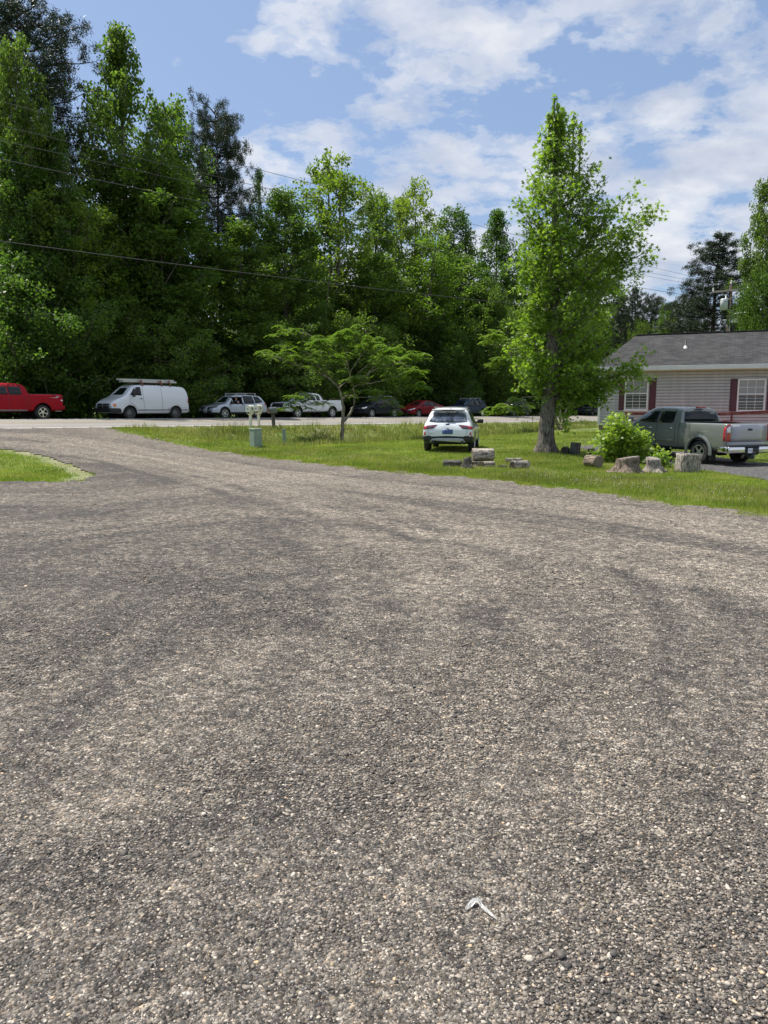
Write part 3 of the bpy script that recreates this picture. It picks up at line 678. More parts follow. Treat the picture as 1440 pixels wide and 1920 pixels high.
# ---------------------------------------------------------------- vehicles
def paint(name, col, metal=0.0, rough=.32): return simple('paint_' + name, col, rough, metal, coat=1.0, var=.04, vscale=2.0, dirt=tuple(.55 * c + .10 for c in col) , dscale=1.2) if False else simple('paint_' + name, col, rough, metal, coat=(.9 if min(col) > .1 else .05), spec=(.5 if min(col) > .1 else .15))
M_GLASS = simple('tinted_glass', (.008, .011, .012), .05, spec=.42)
M_GLASSR = simple('rear_glass_reflection', (.20, .22, .24), .04, .55, spec=1.0, var=.9, vscale=5)  # pale mottled grey paints in the bright sky reflection on the glass
M_BLK = simple('black_plastic', (.018, .018, .019), .55)
M_RUB = simple('tyre_rubber', (.022, .021, .020), .85, var=.2, vscale=9, dirt=(.09, .08, .065), dscale=4)
M_CHR = simple('chrome', (.78, .78, .78), .12, 1.0)
M_ALLOY = simple('alloy', (.62, .63, .65), .28, .85)
M_STEEL = simple('steel_rim', (.16, .16, .16), .45, .7)
M_LAMP = simple('clear_lamp', (.72, .73, .74), .12, .3, coat=1)
M_LAMPD = simple('smoked_lamp', (.10, .10, .11), .12, .2, coat=1)
M_RED = simple('red_lamp', (.42, .012, .018), .12, coat=1)
M_REDD = simple('dark_red_lamp', (.14, .010, .014), .12, coat=1)
M_AMB = simple('amber_lamp', (.75, .26, .05), .15, coat=1)
M_SKIN = simple('skin', (.55, .33, .24), .6)
M_CLOTH = simple('dark_shirt', (.05, .05, .07), .9)
M_HAIR = simple('brown_hair', (.07, .045, .03), .8)
M_PLT = simple('plate_white', (.75, .77, .80), .4); M_PLB = simple('plate_blue', (.30, .55, .80), .4); M_PLD = simple('plate_ink', (.05, .10, .24), .5)
M_SILT = simple('silver_trim', (.42, .43, .44), .35, .6)

def bm_obj(name, bm, mats, parent=None, smooth=False, auto=None):
    me = bpy.data.meshes.new(name); bm.to_mesh(me); bm.free()
    for m_ in (mats if isinstance(mats, (list, tuple)) else [mats]): me.materials.append(m_)
    if smooth: me.polygons.foreach_set('use_smooth', [True] * len(me.polygons))
    o = bpy.data.objects.new(name, me); COL.objects.link(o); o.parent = parent
    return o
def bbox(bm, x0, x1, y0, y1, z0, z1, bev=0.0, mi=0, rot=None, loc=None):
    r = bmesh.ops.create_cube(bm, size=1.0); vs = r['verts']
    for v in vs: v.co = Vector(((x0 + x1) / 2 + v.co.x * (x1 - x0), (y0 + y1) / 2 + v.co.y * (y1 - y0), (z0 + z1) / 2 + v.co.z * (z1 - z0)))
    if rot: bmesh.ops.transform(bm, matrix=rot, verts=vs)
    if loc: bmesh.ops.translate(bm, vec=Vector(loc), verts=vs)
    fs = set(f for v in vs for f in v.link_faces)
    for f in fs: f.material_index = mi
    if bev:
        es = list(set(e for v in vs for e in v.link_edges))
        r = bmesh.ops.bevel(bm, geom=es, offset=bev, segments=2, affect='EDGES', profile=.6)
        for f in r['faces']: f.material_index = mi
def lathe(bm, prof, n=28, axis='y', mi=0, closed=False, c=(0, 0, 0)):
    """prof: [(along, radius)]"""
    rings = []
    for (a, r) in prof:
        ring = []
        for i in range(n):
            t = 2 * math.pi * i / n; p = (r * math.cos(t), a, r * math.sin(t)) if axis == 'y' else ((a, r * math.cos(t), r * math.sin(t)) if axis == 'x' else (r * math.cos(t), r * math.sin(t), a))
            ring.append(bm.verts.new((p[0] + c[0], p[1] + c[1], p[2] + c[2])))
        rings.append(ring)
    for k in range(len(rings) - (0 if closed else 1)):
        A = rings[k]; B = rings[(k + 1) % len(rings)]
        for i in range(n):
            f = bm.faces.new((A[i], A[(i + 1) % n], B[(i + 1) % n], B[i])); f.material_index = mi
    if not closed:
        for ring in (rings[0], rings[-1]):
            if (ring[0].co - ring[n // 2].co).length > 1e-4:
                f = bm.faces.new(ring); f.material_index = mi
def text_mesh(name, s, size, mat, parent, mtx, depth=.004, spacing=1.0, align='CENTER'):
    cu = bpy.data.curves.new(name, 'FONT'); cu.body = s; cu.size = size; cu.extrude = depth; cu.align_x = align; cu.align_y = 'CENTER'; cu.space_character = spacing; cu.resolution_u = 2
    t = bpy.data.objects.new(name, cu); COL.objects.link(t); dg = bpy.context.evaluated_depsgraph_get(); dg.update()
    me = bpy.data.meshes.new_from_object(t.evaluated_get(dg)); bpy.data.objects.remove(t); me.materials.clear(); me.materials.append(mat)
    o = bpy.data.objects.new(name, me); COL.objects.link(o); o.parent = parent; o.matrix_local = mtx; return o

def loft_body(stations, cutters, arches, sub=2):
    bm = bmesh.new(); rings = []
    for (x, zb, zl, zt, w_, wt) in stations:
        h = zl - zb
        half = [(0, zb), (w_ * .82, zb), (w_ * .975, zb + .05), (w_, zb + .28 * h), (w_ * 1.0, zb + .72 * h), (w_ * .965, zl),
                (wt + (w_ * .965 - wt) * .12, zt - .13 * (zt - zl)), (wt * .82, zt - .015), (0, zt)]
        full = half + [(-y, z) for (y, z) in half[-2:0:-1]]
        rings.append([bm.verts.new((x, y, z)) for (y, z) in full])
    n = len(rings[0])
    for a, b_ in zip(rings[:-1], rings[1:]):
        for i in range(n): bm.faces.new((a[i], a[(i + 1) % n], b_[(i + 1) % n], b_[i]))
    bm.faces.new(rings[0][::-1]); bm.faces.new(rings[-1]); bmesh.ops.recalc_face_normals(bm, faces=bm.faces)
    o = bm_obj('tmp_body', bm, M_BLK); sm_ = o.modifiers.new('s', 'SUBSURF'); sm_.levels = sub; sm_.render_levels = sub
    dg = bpy.context.evaluated_depsgraph_get(); dg.update(); whole = bpy.data.meshes.new_from_object(o.evaluated_get(dg))
    bv = bmesh.new(); bv.from_mesh(whole); bvh = BVHTree.FromBMesh(bv); bv.free()
    tmp = []
    for (cx_, cz_, r_) in arches:
        for sg in (-1, 1):
            b2 = bmesh.new(); lathe(b2, [(sg * .52, r_), (sg * 1.3, r_)], 36, 'y', c=(cx_, 0, cz_)); bmesh.ops.recalc_face_normals(b2, faces=b2.faces); tmp.append(bm_obj('tmp_c', b2, M_BLK))
    for (x0, x1, y0, y1, z0, z1) in cutters:
        b2 = bmesh.new(); bbox(b2, x0, x1, y0, y1, z0, z1); tmp.append(bm_obj('tmp_c', b2, M_BLK))
    for t in tmp:
        md = o.modifiers.new('b', 'BOOLEAN'); md.operation = 'DIFFERENCE'; md.solver = 'EXACT'; md.object = t
    dg.update(); dg = bpy.context.evaluated_depsgraph_get(); me = bpy.data.meshes.new_from_object(o.evaluated_get(dg))
    bpy.data.objects.remove(o)
    for t in tmp: bpy.data.objects.remove(t)
    return me, bvh

class Car:
    def __init__(s, name, label, cat, x, y, rz, stations, mat, arches, wheels, cutters=(), group=None, z=None, darkz=None, sub=2):
        s.e = empty(name, (x, y, (float(zg(x, y)) if z is None else z)), rz, label, cat, group); s.mat = mat
        me, s.bvh = loft_body(stations, cutters, arches, sub); me.materials.clear(); me.materials.append(mat); me.materials.append(M_BLK); me.name = 'body'
        for p in me.polygons:
            c = p.center; p.use_smooth = True; p.material_index = 0
            if darkz is not None and c.z < darkz(c.x): p.material_index = 1
            for (ax, az, r_) in arches:
                if math.hypot(c.x - ax, c.z - az) < r_ * 1.004: p.material_index = 1; p.use_smooth = False
            for (x0, x1, y0, y1, z0, z1) in cutters:
                e_ = .004
                if x0 - e_ < c.x < x1 + e_ and y0 - e_ < c.y < y1 + e_ and z0 - e_ < c.z < z1 + e_: p.material_index = 1; p.use_smooth = False
            if c.z < .34 and abs(p.normal.z) > .8: p.material_index = 1
        s.body = bpy.data.objects.new('body', me); COL.objects.link(s.body); s.body.parent = s.e
        for (wx, wy, wr, style) in wheels:
            for sg in (1, -1): s.wheel(wx, wy * sg, wr, style, sg)
    def wheel(s, x, y, r, style, sg):
        bm = bmesh.new(); wd = .115; ri = r * .62
        lathe(bm, [(-wd, ri), (-wd, r * .90), (-wd * .75, r * .985), (0, r), (wd * .75, r * .985), (wd, r * .90), (wd * .93, ri * 1.1), (wd * .8, ri)], 32, 'y', closed=True)
        o = bm_obj('wheel', bm, M_RUB, s.e, True); o.location = (x, y, r)
        bm = bmesh.new(); k = sg
        lathe(bm, [(k * .02, 0.001), (k * .02, ri * .98)], 28, 'y', mi=1)
        lathe(bm, [(k * .03, ri * 1.02), (k * (wd + .004), ri * 1.03), (k * (wd + .004), ri * .93), (k * .05, ri * .90)], 28, 'y', closed=True)
        fo = k * (wd - .02)
        if style == 'steel':
            lathe(bm, [(k * .06, ri * .90), (k * .075, ri * .62), (fo, ri * .45), (fo, .001)], 24, 'y')
        else:
            ns = 5; lathe(bm, [(fo * .6, ri * .30), (fo, ri * .27), (fo * 1.02, .001)], 20, 'y')
            for i in range(ns * (2 if style == 'split' else 1)):
                a = 2 * math.pi * (i + .25) / ns if style != 'split' else 2 * math.pi * ((i // 2) + (.14 if i % 2 else -.14)) / ns
                wdt = ri * (.15 if style == 'split' else .24)
                m_ = Matrix.Rotation(a, 4, 'Y')
                bbox(bm, ri * .15, ri * .97, min(fo * .55, fo), max(fo * .55, fo), -wdt / 2, wdt / 2, rot=m_)
        bmesh.ops.recalc_face_normals(bm, faces=bm.faces)
        rim = bm_obj('rim', bm, [M_STEEL if style == 'steel' else (M_CHR if style == 'chrome' else M_ALLOY), M_BLK], o); return o
    def panel(s, name, side, poly, mat, off=.006, th=.02, parent=None, label=None, cuts=3, smooth=True):
        bm = bmesh.new(); D = {'L': Vector((0, -1, 0)), 'R': Vector((0, 1, 0)), 'F': Vector((-1, 0, 0)), 'B': Vector((1, 0, 0)), 'T': Vector((0, 0, -1))}[side]
        vs = [bm.verts.new((a, b_, 0)) for a, b_ in poly]; bm.faces.new(vs); bmesh.ops.triangulate(bm, faces=bm.faces[:])
        bmesh.ops.subdivide_edges(bm, edges=bm.edges[:], cuts=cuts, use_grid_fill=True); bm.normal_update()
        for v in bm.verts:
            a, b_ = v.co.x, v.co.y
            o_ = Vector((a, 4, b_)) if side == 'L' else Vector((a, -4, b_)) if side == 'R' else Vector((6, a, b_)) if side == 'F' else Vector((-6, a, b_)) if side == 'B' else Vector((a, b_, 5))
            h = s.bvh.ray_cast(o_, D)
            if h[0] is None:
                h = s.bvh.find_nearest(o_ + D * (3.1 if side in 'LR' else 3.6 if side in 'FB' else 3.2)); p = h[0]
            else: p = h[0]
            v.co = p - D * off
        for f in bm.faces:
            f.normal_update()
            if f.normal.dot(D) > 0: f.normal_flip()
        bm.normal_update(); bmesh.ops.solidify(bm, geom=bm.faces[:], thickness=th)
        o = bm_obj(name, bm, mat, parent or s.e, smooth and th < .03)
        if label: o['label'] = label
        return o
    def both(s, name, poly, mat, **k): return [s.panel(name, 'L', poly, mat, **k), s.panel(name, 'R', poly, mat, **k)]
    def seams(s, lines, wdt=.012, mat=None):
        """thin door gaps: polylines in (x,z) on both sides, one mesh"""
        for side in ('L', 'R'):
            D = Vector((0, -1 if side == 'L' else 1, 0))
            for ln in lines:
                bm = bmesh.new(); pts = []
                for (a, b_) in zip(ln[:-1], ln[1:]):
                    m_ = max(2, int(math.dist(a, b_) / .12))
                    for i in range(m_): pts.append((a[0] + (b_[0] - a[0]) * i / m_, a[1] + (b_[1] - a[1]) * i / m_))
                pts.append(ln[-1]); prev = None
                for i, p in enumerate(pts):
                    q = pts[min(i + 1, len(pts) - 1)]; o_ = pts[max(i - 1, 0)]; dx, dz = q[0] - o_[0], q[1] - o_[1]; l_ = math.hypot(dx, dz) or 1; nx, nz = -dz / l_ * wdt / 2, dx / l_ * wdt / 2; cur = []
                    for sg in (-1, 1):
                        h = s.bvh.ray_cast(Vector((p[0] + sg * nx, -4 * D.y, p[1] + sg * nz)), D)
                        if h[0] is None: cur = None; break
                        cur.append(bm.verts.new(h[0] - D * .003))
                    if cur and prev: bm.faces.new((prev[0], prev[1], cur[1], cur[0]))
                    prev = cur
                bm_obj('door_seam', bm, mat or M_BLK, s.e)
    def mirror(s, x, z, y, mat, wy=.10, hz=.075, both=True):
        for sg in (1, -1):
            bm = bmesh.new(); bbox(bm, -.05, .07, -wy, wy, -hz, hz, .035); bbox(bm, -.02, .03, -sg * (wy + .10), -sg * wy * .8, -hz * .8, -hz * .2, .008)
            o = bm_obj('side_mirror', bm, mat, s.e, True); o.location = (x, sg * (y + wy + .04), z)
    def handle(s, x, z, mat):
        for sd_ in ('L', 'R'): s.panel('door_handle', sd_, [(x - .09, z - .018), (x + .09, z - .018), (x + .09, z + .018), (x - .09, z + .018)], mat, off=.03, th=.028, cuts=1)

def suv_st(L=4.64, H=1.67, W=.92, hood=0.0, rs_=0.0, nose=0.0):
    k = L / 4.64; q = H / 1.67
    T = [(-2.31, .44, .70, .76, .76, .70), (-2.29, .38, .80, .86, .83, .76), (-2.24, .34, .93, .99, .875, .78), (-2.16 + rs_ * .3, .30, .99, 1.16, .90, .74), (-2.0 + rs_, .28, .99, 1.44, .915, .665), (-1.86 + rs_, .28, .99, 1.585, .92, .635),
         (-1.6, .27, .985, 1.625, .92, .63), (-.8, .26, .975, 1.665, .92, .63), (0, .26, .965, 1.665, .92, .625), (.42, .26, .955, 1.60, .92, .60), (.75, .26, .95, 1.37, .92, .64), (1.08, .26, .94 + hood, 1.09 + hood, .92, .73),
         (1.2, .26, .93 + hood, 1.03 + hood, .92, .77), (1.7, .27, .87 + hood, .965 + hood, .915, .77), (2.05, .28, .79 + hood + nose, .88 + hood + nose, .88, .70), (2.24, .31, .68 + nose, .75 + hood + nose, .81, .62), (2.31, .36, .58, .64 + nose, .74, .55)]
    return [(x * k, zb, zl * q, zt * q, w_ * W / .92, wt * W / .92) for (x, zb, zl, zt, w_, wt) in T]
def sc(poly, k, q): return [(a * k, b_ * q) for a, b_ in poly]
def suv(label, x, y, rz, mat, L=4.64, H=1.67, W=.92, rim='alloy', rails=True, light=M_LAMP, group=None, name='parked_suv', openwin=False, hood=0.0, rs_=0.0, cladding=True, z=None, nose=0.0, glass=None):
    k = L / 4.64; q = H / 1.67; r = .36; ax = 1.38 * k
    cut = [(-.16 * k, .62 * k, -.30, 1.2, .985 * q, 1.47 * q)] if openwin else []
    c = Car(name, label, 'car', x, y, rz, suv_st(L, H, W, hood, rs_, nose), mat, [(ax, r, .43), (-ax, r, .43)], [(ax, W - .125, r, rim), (-ax, W - .125, r, rim)], cutters=cut, group=group, z=z,
            darkz=(lambda xx: .42 if cladding else .20))
    G = glass or M_GLASS
    fd = sc([(.88, 1.03), (.40, 1.50), (-.22, 1.545), (-.22, 1.01)], k, q)
    if openwin: c.panel('side_window', 'R', fd, G); c.panel('side_window', 'L', sc([(.95, 1.02), (.66, 1.29), (.66, 1.01)], k, q), G)
    else: c.both('side_window', fd, G)
    c.both('side_window', sc([(-.27, 1.01), (-.27, 1.545), (-1.10, 1.53), (-1.18, 1.03)], k, q), G)
    c.both('side_window', sc([(-1.25, 1.04), (-1.18, 1.525), (-1.62, 1.49), (-1.93 + rs_, 1.13)], k, q), G)
    c.panel('windshield', 'F', [(-.70 * W / .92, 1.12 * q + hood), (.70 * W / .92, 1.12 * q + hood), (.56, 1.56 * q), (-.56, 1.56 * q)], G)
    c.panel('rear_window', 'B', [(-.62, 1.10 * q), (.62, 1.10 * q), (.53, 1.50 * q), (-.53, 1.50 * q)], G)
    for sg in (-1, 1):
        c.panel('headlight', 'F', [(sg * .48, .72 * q + nose), (sg * .80, .74 * q + nose), (sg * .78, .86 * q + nose), (sg * .52, .80 * q + nose)], light, off=.01)
    c.both('headlight', sc([(2.12, .73), (1.92, .82), (1.82, .90), (2.1, .86)], k, q), light, off=.01) if L > 0 else 0
    c.panel('grille', 'F', [(-.44, .62 * q), (.44, .62 * q), (.50, .80 * q), (-.50, .80 * q)], M_BLK, off=.014)
    c.panel('front_bumper', 'F', [(-.66, .36), (.66, .36), (.60, .54), (-.60, .54)], M_BLK, off=.012)
    for sg in (-1, 1): c.panel('taillight', 'B', [(sg * .62, .88 * q), (sg * .80, .88 * q), (sg * .74, 1.10 * q), (sg * .64, 1.06 * q)], M_RED, off=.012)
    c.both('taillight', sc([(-2.20, .90), (-2.02, .92), (-2.10, 1.08), (-2.16, 1.06)], k, q), M_RED, off=.01)
    c.seams([sc([(.92, .98), (.98, .72), (.93, .42)], k, q), sc([(-.245, 1.0), (-.26, .42)], k, q), sc([(-1.22, 1.02), (-1.10, .72), (-.96, .46)], k, q), sc([(.93, .44), (-.95, .44)], k, q)], .018)
    c.mirror(.80 * k, 1.06 * q, W * .90, mat if not cladding else M_BLK); c.handle(-.10 * k, .90 * q, mat); c.handle(-1.0 * k, .91 * q, mat)
    if rails:
        for sg in (-1, 1):
            bm = bmesh.new(); bbox(bm, -1.5 * k, .2 * k, -.016, .016, .045, .08, .01)
            for xx in (-1.45, -.65, .15): bbox(bm, xx * k - .04, xx * k + .04, -.014, .014, -.06, .05)
            o = bm_obj('roof_rail', bm, M_SILT if cladding else M_BLK, c.e); o.location = (0, sg * .56, 1.655 * q)
    return c

HEAD = math.atan2(-U[1], -U[0])
def along(px, s=-8.05):
    t = row_t(px, s, 765); return xy_st(s, t)
P_W = paint('white', (.74, .76, .77)); P_R = paint('red', (.30, .004, .012), rough=.4); P_S = paint('silver', (.46, .50, .54), .25); P_BK = paint('black', (.016, .020, .024))
P_DR = paint('deep_red', (.20, .008, .014)); P_BL = paint('navy', (.014, .032, .058)); P_GY = paint('graphite', (.045, .050, .055)); P_GR = paint('sage_grey', (.185, .200, .175), .3, .34)
GRP = 'vehicles parked along the far side of the road'

# ---- pickups
def pickup_st(L, H, W, xw, xc, bedz, hoodz, nose=.0):
    """xw windshield base, xc cab rear"""
    h = L / 2
    return [(-h, .50, bedz - .10, bedz - .03, W - .05, W - .12), (-h + .03, .48, bedz - .06, bedz, W - .01, W - .07), (-h + .12, .46, bedz - .05, bedz, W, W - .06), (-h + 1.0, .44, bedz - .05, bedz, W, W - .06), (xc - .12, .44, bedz - .05, bedz, W, W - .06), (xc - .03, .43, bedz - .05, bedz + .01, W, W - .07),
            (xc, .43, bedz - .08, bedz + .30, W, W - .20), (xc + .06, .42, bedz - .10, H - .10, W, W - .26), (xc + .20, .42, bedz - .11, H - .02, W, W - .30), (xc + .9, .42, bedz - .12, H, W, W - .30), (xw - 1.0, .42, bedz - .13, H - .01, W, W - .30), (xw - .72, .42, bedz - .13, H - .09, W, W - .31),
            (xw - .32, .42, bedz - .14, hoodz + .36, W, W - .24), (xw, .42, hoodz - .06, hoodz + .05, W, W - .16), (xw + .15, .42, hoodz - .07, hoodz + .01, W, W - .14), (h - .5, .43, hoodz - .12, hoodz - .03, W - .01, W - .15), (h - .16, .46, hoodz - .18, hoodz - .08, W - .06, W - .20), (h - .04, .50, hoodz - .30, hoodz - .20, W - .14, W - .26), (h, .52, hoodz - .40, hoodz - .34, W - .2, W - .32)]
def pickup(label, x, y, rz, mat, L=5.85, H=1.88, W=1.0, xw=1.25, xc=-.85, bedz=1.34, hoodz=1.22, cab='crew', rim='alloy', wb=3.6, group=None, name='parked_pickup', lower=None, z=None, wr=.39, ox=0.05):
    fa = wb / 2 + ox + .05; ra = -wb / 2 + ox
    c = Car(name, label, 'pickup truck', x, y, rz, pickup_st(L, H, W, xw, xc, bedz, hoodz), mat, [(fa, wr + .01, wr + .095), (ra, wr + .01, wr + .095)], [(fa, W - .135, wr, rim), (ra, W - .135, wr, rim)],
            cutters=[(-L / 2 + .07, xc - .06, -W + .15, W - .15, .80, 2.2)], group=group, z=z, darkz=(None if not lower else (lambda xx: lower)))
    zb_ = bedz - .03; zt_ = H - .115; m_ = (xw + xc) / 2 - .18
    if cab == 'crew':
        fw = [(xw - .10, zb_ + .03), (xw - .62, zt_ - .03), (xw - .95, zt_ + .02), (m_ + .04, zt_ + .03), (m_ + .02, zb_)]; rw = [(m_ - .05, zb_), (m_ - .03, zt_ + .03), (xc + .40, zt_ + .01), (xc + .34, zt_ - .06), (xc + .30, zb_ + .04), (xc + .38, zb_)]
    else:
        fw = [(xw - .10, zb_ + .03), (xw - .62, zt_ - .03), (xw - .95, zt_ + .02), (xc + .72, zt_ + .03), (xc + .66, zb_)]; rw = [(xc + .56, zb_), (xc + .60, zt_ + .02), (xc + .26, zt_), (xc + .22, zb_)]
    c.both('side_window', fw, M_GLASS); c.both('side_window', rw, M_GLASS)
    c.panel('windshield', 'F', [(-W + .24, hoodz + .12), (W - .24, hoodz + .12), (W - .36, H - .10), (-W + .36, H - .10)], M_GLASS)
    c.panel('rear_window', 'B', [(-W + .23, bedz + .03), (W - .23, bedz + .03), (W - .30, H - .15), (W - .36, H - .10), (-W + .36, H - .10), (-W + .30, H - .15)], M_GLASS)
    c.seams([[(xc - .02, bedz - .02), (xc - .02, .50)], [(xw - .02, hoodz - .02), (xw + .03, .9), (xw - .02, .50)], [(m_, zb_), (m_ - .02, .50)], [(xc + .22, zb_ - .02), (xc + .14, .9), (xc + .16, .5)], [(xw - .02, .52), (xc + .16, .52)]], .020)
    c.mirror(xw - .18, zb_ + .10, W * .93, M_BLK if mat is not P_GR else mat, .12, .10)
    # front
    for sg in (-1, 1):
        c.panel('headlight', 'F', [(sg * .62, hoodz - .36), (sg * (W - .10), hoodz - .34), (sg * (W - .12), hoodz - .14), (sg * .64, hoodz - .14)], M_LAMP, off=.012)
    c.panel('grille', 'F', [(-.56, hoodz - .40), (.56, hoodz - .40), (.58, hoodz - .12), (-.58, hoodz - .12)], M_BLK, off=.012)
    bm = bmesh.new(); bbox(bm, L / 2 - .10, L / 2 + .10, -W + .08, W - .08, .48, .72, .05); bm_obj('front_bumper', bm, M_CHR if group else mat, c.e, True)
    return c

# red crew-cab pickup, rear end at px 110
def at_row(px, offs): x, y = along(px); return x + U[0] * offs, y + U[1] * offs
x, y = at_row(105, -2.98)
rp = pickup('red crew cab pickup cut off by the left edge of the photo, chrome wheel showing', x, y, HEAD, P_R, L=5.8, H=1.90, W=1.0, rim='chrome', group=GRP, bedz=1.32, wb=3.55, xw=1.30, xc=-1.05, ox=-.0)
rp.handle(-.78, 1.10, P_R); rp.handle(.32, 1.10, P_R)
bm = bmesh.new(); bbox(bm, -3.02, -2.84, -.92, .92, .52, .74, .04); bm_obj('rear_bumper', bm, P_R, rp.e, True)
for sg in (-1, 1): rp.panel('taillight', 'B', [(sg * .80, .86), (sg * .96, .86), (sg * .95, 1.22), (sg * .80, 1.22)], M_RED, off=.01)
rp.both('taillight', [(-2.90, .98), (-2.76, .98), (-2.76, 1.04), (-2.90, 1.04)], M_LAMP, off=.012)
rp.panel('bed_decal', 'L', [(-2.10, 1.16), (-2.45, 1.165), (-2.58, 1.22), (-2.72, 1.26), (-2.62, 1.16), (-2.54, 1.14)], M_SILT, off=.004, th=.004)
rp.both('side_step', [(1.1, .46), (-.95, .46), (-.95, .51), (1.1, .51)], M_SILT, off=.06, th=.05)
bm = bmesh.new(); bbox(bm, -2.7, -1.15, -.84, .84, 1.30, 1.345, .01); bm_obj('bed_cover', bm, M_BLK, rp.e)
bm = bmesh.new(); lathe(bm, [(-2.95, .04), (-2.6, .04)], 12, 'x', c=(0, .62, .46)); bm_obj('exhaust_pipe', bm, M_CHR, rp.e)
# ---- white cargo van
def van(px):
    x, y = along(px); L = 5.2
    S = [(-2.60, .42, 1.25, 1.35, .90, .78), (-2.57, .36, 1.32, 1.50, .96, .82), (-2.50, .34, 1.38, 1.78, .985, .80), (-2.40, .33, 1.40, 1.93, .99, .78), (-2.15, .32, 1.40, 1.985, .995, .78), (-.5, .31, 1.40, 2.02, 1.0, .79), (.72, .31, 1.40, 2.02, 1.0, .78), (1.0, .31, 1.40, 1.985, 1.0, .76), (1.25, .31, 1.36, 1.82, .995, .76),
         (1.62, .32, 1.26, 1.44, .985, .82), (1.74, .33, 1.22, 1.34, .975, .84), (2.1, .35, 1.08, 1.21, .955, .82), (2.38, .37, .96, 1.09, .93, .80), (2.52, .38, .84, .98, .90, .76), (2.58, .42, .76, .90, .86, .72)]
    fx, rx = 1.45, -1.62
    c = Car('cargo_van', 'white cargo van with a ladder on its roof rack, parked behind the red pickup', 'van', x, y, HEAD, S, P_W, [(fx, .37, .45), (rx, .37, .43)], [(fx, .86, .365, 'steel'), (rx, .86, .365, 'steel')], group=GRP)
    c.both('side_window', [(1.40, 1.40), (1.02, 1.86), (.66, 1.87), (.66, 1.38)], M_GLASS)
    c.panel('windshield', 'F', [(-.80, 1.42), (.80, 1.42), (.68, 1.90), (-.68, 1.90)], M_GLASS)
    for sg in (-1, 1): c.panel('rear_window', 'B', [(sg * .08, 1.36), (sg * .70, 1.36), (sg * .66, 1.78), (sg * .08, 1.78)], M_GLASS)
    c.panel('grille', 'F', [(-.60, .66), (.60, .66), (.60, .92), (-.60, .92)], M_BLK, off=.02)
    bm = bmesh.new(); bbox(bm, 2.575, 2.615, -.62, .62, .775, .80); bbox(bm, 2.575, 2.615, -.02, .02, .66, .92); bm_obj('grille_bar', bm, M_SILT, c.e)
    for sg in (-1, 1):
        c.panel('headlight', 'F', [(sg * .64, .72), (sg * .84, .72), (sg * .84, .92), (sg * .64, .92)], M_LAMP, off=.02)
    c.both('turn_signal', [(2.30, .74), (2.48, .73), (2.47, .92), (2.30, .92)], M_AMB, off=.012)
    bm = bmesh.new(); bbox(bm, 2.42, 2.68, -.94, .94, .42, .66, .05); bbox(bm, 1.98, 2.5, .86, .955, .40, .66, .03); bbox(bm, 1.98, 2.5, -.955, -.86, .40, .66, .03); bm_obj('front_bumper', bm, M_BLK, c.e, True)
    bm = bmesh.new(); bbox(bm, -2.68, -2.52, -.92, .92, .40, .56, .03); bm_obj('rear_bumper', bm, M_STEEL, c.e, True)
    c.both('side_stripe', [(.98, .52), (-1.18, .52), (-1.18, .57), (.98, .57)], M_BLK, off=.008, th=.006, cuts=5); c.both('side_stripe', [(-2.06, .52), (-2.5, .52), (-2.5, .57), (-2.06, .57)], M_BLK, off=.008, th=.006)
    c.both('taillight', [(-2.49, .95), (-2.56, .96), (-2.55, 1.22), (-2.49, 1.22)], M_RED, off=.012)
    c.both('fuel_door', [(-2.18, .66), (-2.32, .66), (-2.32, .82), (-2.18, .82)], P_W, off=.006, th=.004)
    c.seams([[(1.45, 1.36), (1.42, 1.0), (1.15, .80), (.98, .60)], [(.56, 1.90), (.56, .95), (.48, .45)], [(-.7, 1.9), (-.7, .45)]], .016); c.mirror(1.22, 1.42, .96, M_BLK, .08, .12); c.handle(.72, 1.20, M_BLK)
    # roof rack and its ladder
    bm = bmesh.new()
    for xx in (.45, -.85, -1.45):
        bbox(bm, xx - .025, xx + .025, -.80, .80, 2.10, 2.14)
        for yy in (-.74, .74): bbox(bm, xx - .045, xx + .045, yy - .03, yy + .03, 1.92, 2.11, .008)
        bbox(bm, xx - .04, xx + .04, .60, .66, 2.13, 2.28)
    bm_obj('roof_rack', bm, simple('rusty_steel', (.22, .09, .06), .8, var=.4), c.e)
    z0 = c.e.location.z
    ld = empty('ladder', (x, y, z0 + 2.145), HEAD, 'grey aluminium extension ladder lying on the white van roof rack', 'ladder')
    al = simple('aluminium', (.52, .52, .50), .4, .7)
    for yy in (.08, .50):
        bm = bmesh.new(); bbox(bm, -2.05, 1.55, yy - .02, yy + .02, 0, .10, .006); bbox(bm, -1.9, 1.75, yy - .02 + (.045 if yy < .3 else -.045), yy + .02 + (.045 if yy < .3 else -.045), .105, .19, .006); bm_obj('ladder_rail', bm, al, ld)
    for i in range(12):
        bm = bmesh.new(); xx = -1.9 + i * .305; lathe(bm, [(.085, .017), (.495, .017)], 10, 'y', c=(xx, 0, .05)); lathe(bm, [(.14, .017), (.44, .017)], 10, 'y', c=(xx + .12, 0, .148)); bm_obj('rung', bm, al, ld)
van(268)
